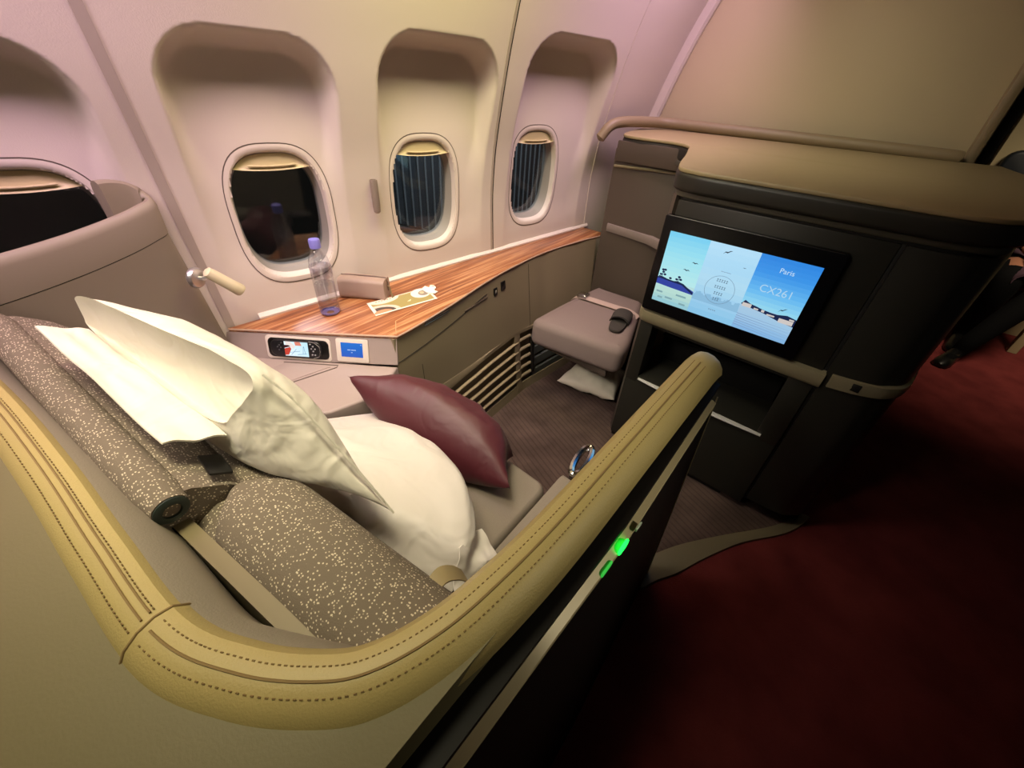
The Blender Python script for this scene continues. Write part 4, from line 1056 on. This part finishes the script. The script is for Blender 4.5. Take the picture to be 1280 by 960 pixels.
for sg in (1, -1):
    hp_ = vtx((4.18, Yc+sg*.085, .53), .082, pel)
    if sg > 0: kn = vtx((3.80, Yc+.115, .52), .078, hp_); cf = vtx((3.84, Yc+.11, .36), .072, kn); an = vtx((3.93, Yc+.105, .12), .052, cf); he = vtx((3.92, Yc+.105, .045), .036, an); to = vtx((3.80, Yc+.115, .035), .030, he)
    else: kn = vtx((3.80, Yc-.08, .51), .078, hp_); cf = vtx((3.73, Yc-.0, .36), .072, kn); an = vtx((3.60, Yc+.11, .12), .052, cf); he = vtx((3.60, Yc+.12, .045), .036, an); to = vtx((3.46, Yc+.17, .035), .030, he)
    s_h = vtx((4.26, Yc+sg*.16, 1.0), .058, sp2); el = vtx((4.18, Yc+sg*.21, .76), .042, s_h); wr_ = vtx((3.99, Yc+sg*.10, .645), .028, el); pm = vtx((3.93, Yc+sg*.06, .63), .030, wr_, .018)
    for f_ in range(4):
        yy = Yc+sg*(.085-.018*f_); L_ = (.030, .036, .036, .028)[f_]
        a1 = vtx((3.90-.4*L_, yy, .622), .0095, pm); a2 = vtx((3.90-1.3*L_, yy, .608), .0088, a1); vtx((3.90-1.9*L_, yy-.001, .592), .0078, a2)
    t1 = vtx((3.93, Yc+sg*.022, .628), .011, pm); vtx((3.90, Yc+sg*.012, .612), .0095, t1)
me = bpy.data.meshes.new('skeleton'); me.from_pydata(V_, E_, []); so_ = bpy.data.objects.new('skeleton', me); C.objects.link(so_)
md = so_.modifiers.new('skin', 'SKIN'); so_.modifiers.new('sub', 'SUBSURF').levels = 2
for i, r in enumerate(R_): me.skin_vertices[0].data[i].radius = r; me.skin_vertices[0].data[i].use_root = (i == 0)
dg = bpy.context.evaluated_depsgraph_get(); em = so_.evaluated_get(dg).to_mesh()
b = MB(); vv = [tuple(v.co) for v in em.vertices]
grp = {0: [], 1: [], 2: []}
for p in em.polygons:
    c = p.center; k = 0
    if c.z > 1.07 or (c.x < 3.985 and .575 < c.z < .70): k = 1
    b_ = grp[k].append(list(p.vertices))
b.v = vv; b.mats = [M_suit, M_skin]; b.f = grp[0]+grp[1]; b.m = [0]*len(grp[0])+[1]*len(grp[1]); b.sm = [True]*len(b.f)
so_.evaluated_get(dg).to_mesh_clear(); bpy.data.objects.remove(so_); bpy.data.meshes.remove(me)
body = b.build('body', pe, autosm=False)
b = MB(); secs = []
for z, rx, ry, ox in ((1.16, .02, .03, .07), (1.17, .055, .072, .045), (1.22, .084, .090, .022), (1.27, .088, .092, .012), (1.315, .080, .084, .008), (1.35, .055, .06, .006), (1.362, .015, .018, .006)):
    secs.append([Vector((4.235+ox+rx*math.cos(t), Yc+ry*math.sin(t), z)) for t in np.linspace(0, 2*PI, 25)[:-1]])
b.loft(secs, M_hair); b.build('hair', pe)
b = MB(); b.rev([(.002, 0), (.012, .012), (.009, .02)], (4.128, Yc, 1.215), M_skin, Vector((1, 0, .2)), 12); b.build('nose', body)
for sg in (1, -1):
    b = MB(); b.rev([(.002, 0), (.009, .002), (.009, .006)], (4.150, Yc+sg*.028, 1.238), M_hair, Vector((1, 0, 0)), 10); b.build('eye', body)
b = MB(); b.box((4.150, Yc, 1.178), (.010, .040, .008), mat('lip_rose', '#6e3a34', .5), .003); b.build('mouth', body)
b = MB(); secs = []
for x, w_s, z_ in ((3.75, .11, .575), (3.85, .16, .592), (4.0, .185, .60), (4.12, .19, .62), (4.2, .18, .64)):
    secs.append([Vector((x, Yc+w_s*math.cos(t), .50+(z_-.50)*math.sin(t)**.7 if math.sin(t) > 0 else .50)) for t in np.linspace(0, PI, 17)]+[Vector((x, Yc+w_s*.96*math.cos(t), .485+(z_-.50)*max(0, math.sin(t))**.7)) for t in np.linspace(PI, 0, 17)])
b.loft(secs, M_skirt); b.build('skirt', pe)
for hx, hy, dx, dy in ((3.95, Yc+.105, -.19, .015), (3.63, Yc+.115, -.20, .07)):
    d_ = Vector((dx, dy, 0)).normalized(); n_ = Vector((-d_.y, d_.x, 0)); o_ = Vector((hx, hy, 0)); b = MB(); secs = []
    for u, w_s, h_ in ((-.02, .022, .05), (0, .034, .075), (.05, .038, .085), (.10, .040, .068), (.17, .046, .05), (.22, .040, .040), (.245, .02, .025)):
        secs.append([o_+d_*u+n_*(w_s*math.cos(t))+Vector((0, 0, max(.006, .006+h_*max(0, math.sin(t))**.7))) for t in np.linspace(-.25, PI+.25, 15)])
    b.loft(secs, M_blk); b.build('shoe', pe)

# ------------------------------------------------------------------ outside the windows: jet bridge bellows
M_bel = mat('bellows_dark', '#3b434a', .6); M_rib = mat('bellows_rib', '#7f8a90', .5)
def bel(s, z, o=0): return tv*s+nv*(prof(.62)+.52+.30*max(0, 1.25-s)+o)+Vector((0, 0, z))
zlow = lambda s: .50+.30*max(0, 1.45-s)
jb = thing('jet_bridge_bellows', 'ribbed grey jet bridge canopy outside the two forward windows', 'jet bridge', bel(1.6, .4))
b = MB(); b.loft([[bel(s, zlow(s)), bel(s, 1.0), bel(s, 2.1), bel(s, 2.1, .03), bel(s, zlow(s), .03)] for s in np.linspace(.7, 2.7, 40)], M_bel); b.build('curtain', jb)
for i in range(46):
    s = .86+i*.036; b = MB()
    b.tube([bel(s, z, -.006) for z in (zlow(s)+.02, 1.0, 1.5, 2.08)], .0052, M_rib, 6); b.build('rib', jb)
b = MB(); b.tube([bel(s, zlow(s), -.01) for s in np.linspace(.7, 2.7, 40)], .03, mat('bumper_rubber', '#14130f', .5), 10); b.build('bumper', jb)
b = MB(); b.loft([[bel(s, zlow(s)-.13, .06), bel(s, zlow(s)-.10, .0), bel(s, zlow(s)-.16, -.02), bel(s, zlow(s)-.2, .06)] for s in np.linspace(.7, 2.7, 30)], mat('bumper_brown', '#3a2f2a', .6)); b.build('lower_bumper', jb)
b = MB(); b.box(tv*1.0+nv*4.2+Vector((0, 0, -1.6)), (14, 5.0, .1), carpet('apron_concrete', '#2e2d2c', '#6a6764'), .01, Matrix.Rotation(AZ, 3, 'Z')); b.build('floor.002', kind='structure')  # ground added outside; its grey mottling stands in for reflections in the panes

# ------------------------------------------------------------------ lights
def area(name, loc, target, sx_, sy_, power, col, spread=180):
    l = bpy.data.lights.new(name, 'AREA'); l.shape = 'RECTANGLE'; l.size = sx_; l.size_y = sy_; l.energy = power; l.color = col; l.spread = math.radians(spread)
    o = bpy.data.objects.new(name, l); C.objects.link(o); o.location = loc
    d = Vector(target)-Vector(loc); o.rotation_euler = d.to_track_quat('-Z', 'Y').to_euler(); return o
def wl(s, n, z): return tv*s+nv*n+Vector((0, 0, z))
def cove(name, s0, s1, power, col):
    c = wl((s0+s1)/2, .94, 1.9); o = area(name, c, c+nv*.58+Vector((0, 0, -1)), s1-s0, .26, power, col, 120)
    z = -(nv*.58+Vector((0, 0, -1))).normalized(); x = tv; y = z.cross(x); x = y.cross(z)
    o.rotation_euler = Matrix((x, y, z)).transposed().to_euler(); return o
cove('cove_light', -.9, .38, 10.5, (1, .64, .82))
cove('cove_light', 1.25, 2.0, 5.2, (1, .64, .86))
cove('cove_light', .5, 1.12, 5.6, (1, .88, .42))
area('reading_light', (.0, .5, 2.0), (.08, .62, .8), .35, .25, 3.3, (1, .91, .60), 72)
area('reading_light', (.45, .85, 1.98), (1.25, .85, .1), .5, .25, 4.4, (1, .92, .74), 80)
area('footwell_fill', (-.7, .85, 1.95), (1.4, .8, .2), .4, .3, 2.6, (1, .92, .74), 62)  # added fill with no fitting, brightens the bundle and the footwell
area('trim_fill', (.85, -1.4, 1.5), (.5, .1, .76), .15, .15, .45, (1, .90, .68), 34)  # made-up lamp across the aisle, there only to light the metal trim
area('bulkhead_fill', (1.5, .55, 2.1), (2.2, .3, 1.1), .5, .4, 7.5, (1, .93, .68), 80)  # added lamp with no fitting, lifts the bulkhead and cabinet top
area('galley_light', (3.0, -1.0, 2.1), (4.0, -1.0, .3), .5, .5, 8, (1, .82, .58), 85)
area('outside_fill', wl(1.1, 1.72, 1.6), wl(1.4, 2.0, .8), .5, .15, 6, (.82, .92, 1))  # added lamp outside the wall, brightens the bellows behind the panes
area('outside_fill', wl(.0, 3.0, 2.5), wl(.3, 3.6, -1.6), .6, .6, 60, (.95, .95, 1), 120)  # another added lamp, brightens the ground below the windows
w = bpy.data.worlds.new('world'); sc.world = w; w.use_nodes = True
w.node_tree.nodes['Background'].inputs[0].default_value = (.9, .82, .7, 1); w.node_tree.nodes['Background'].inputs[1].default_value = .008
for o in bpy.data.objects:
    if '_w' in o: del o['_w']
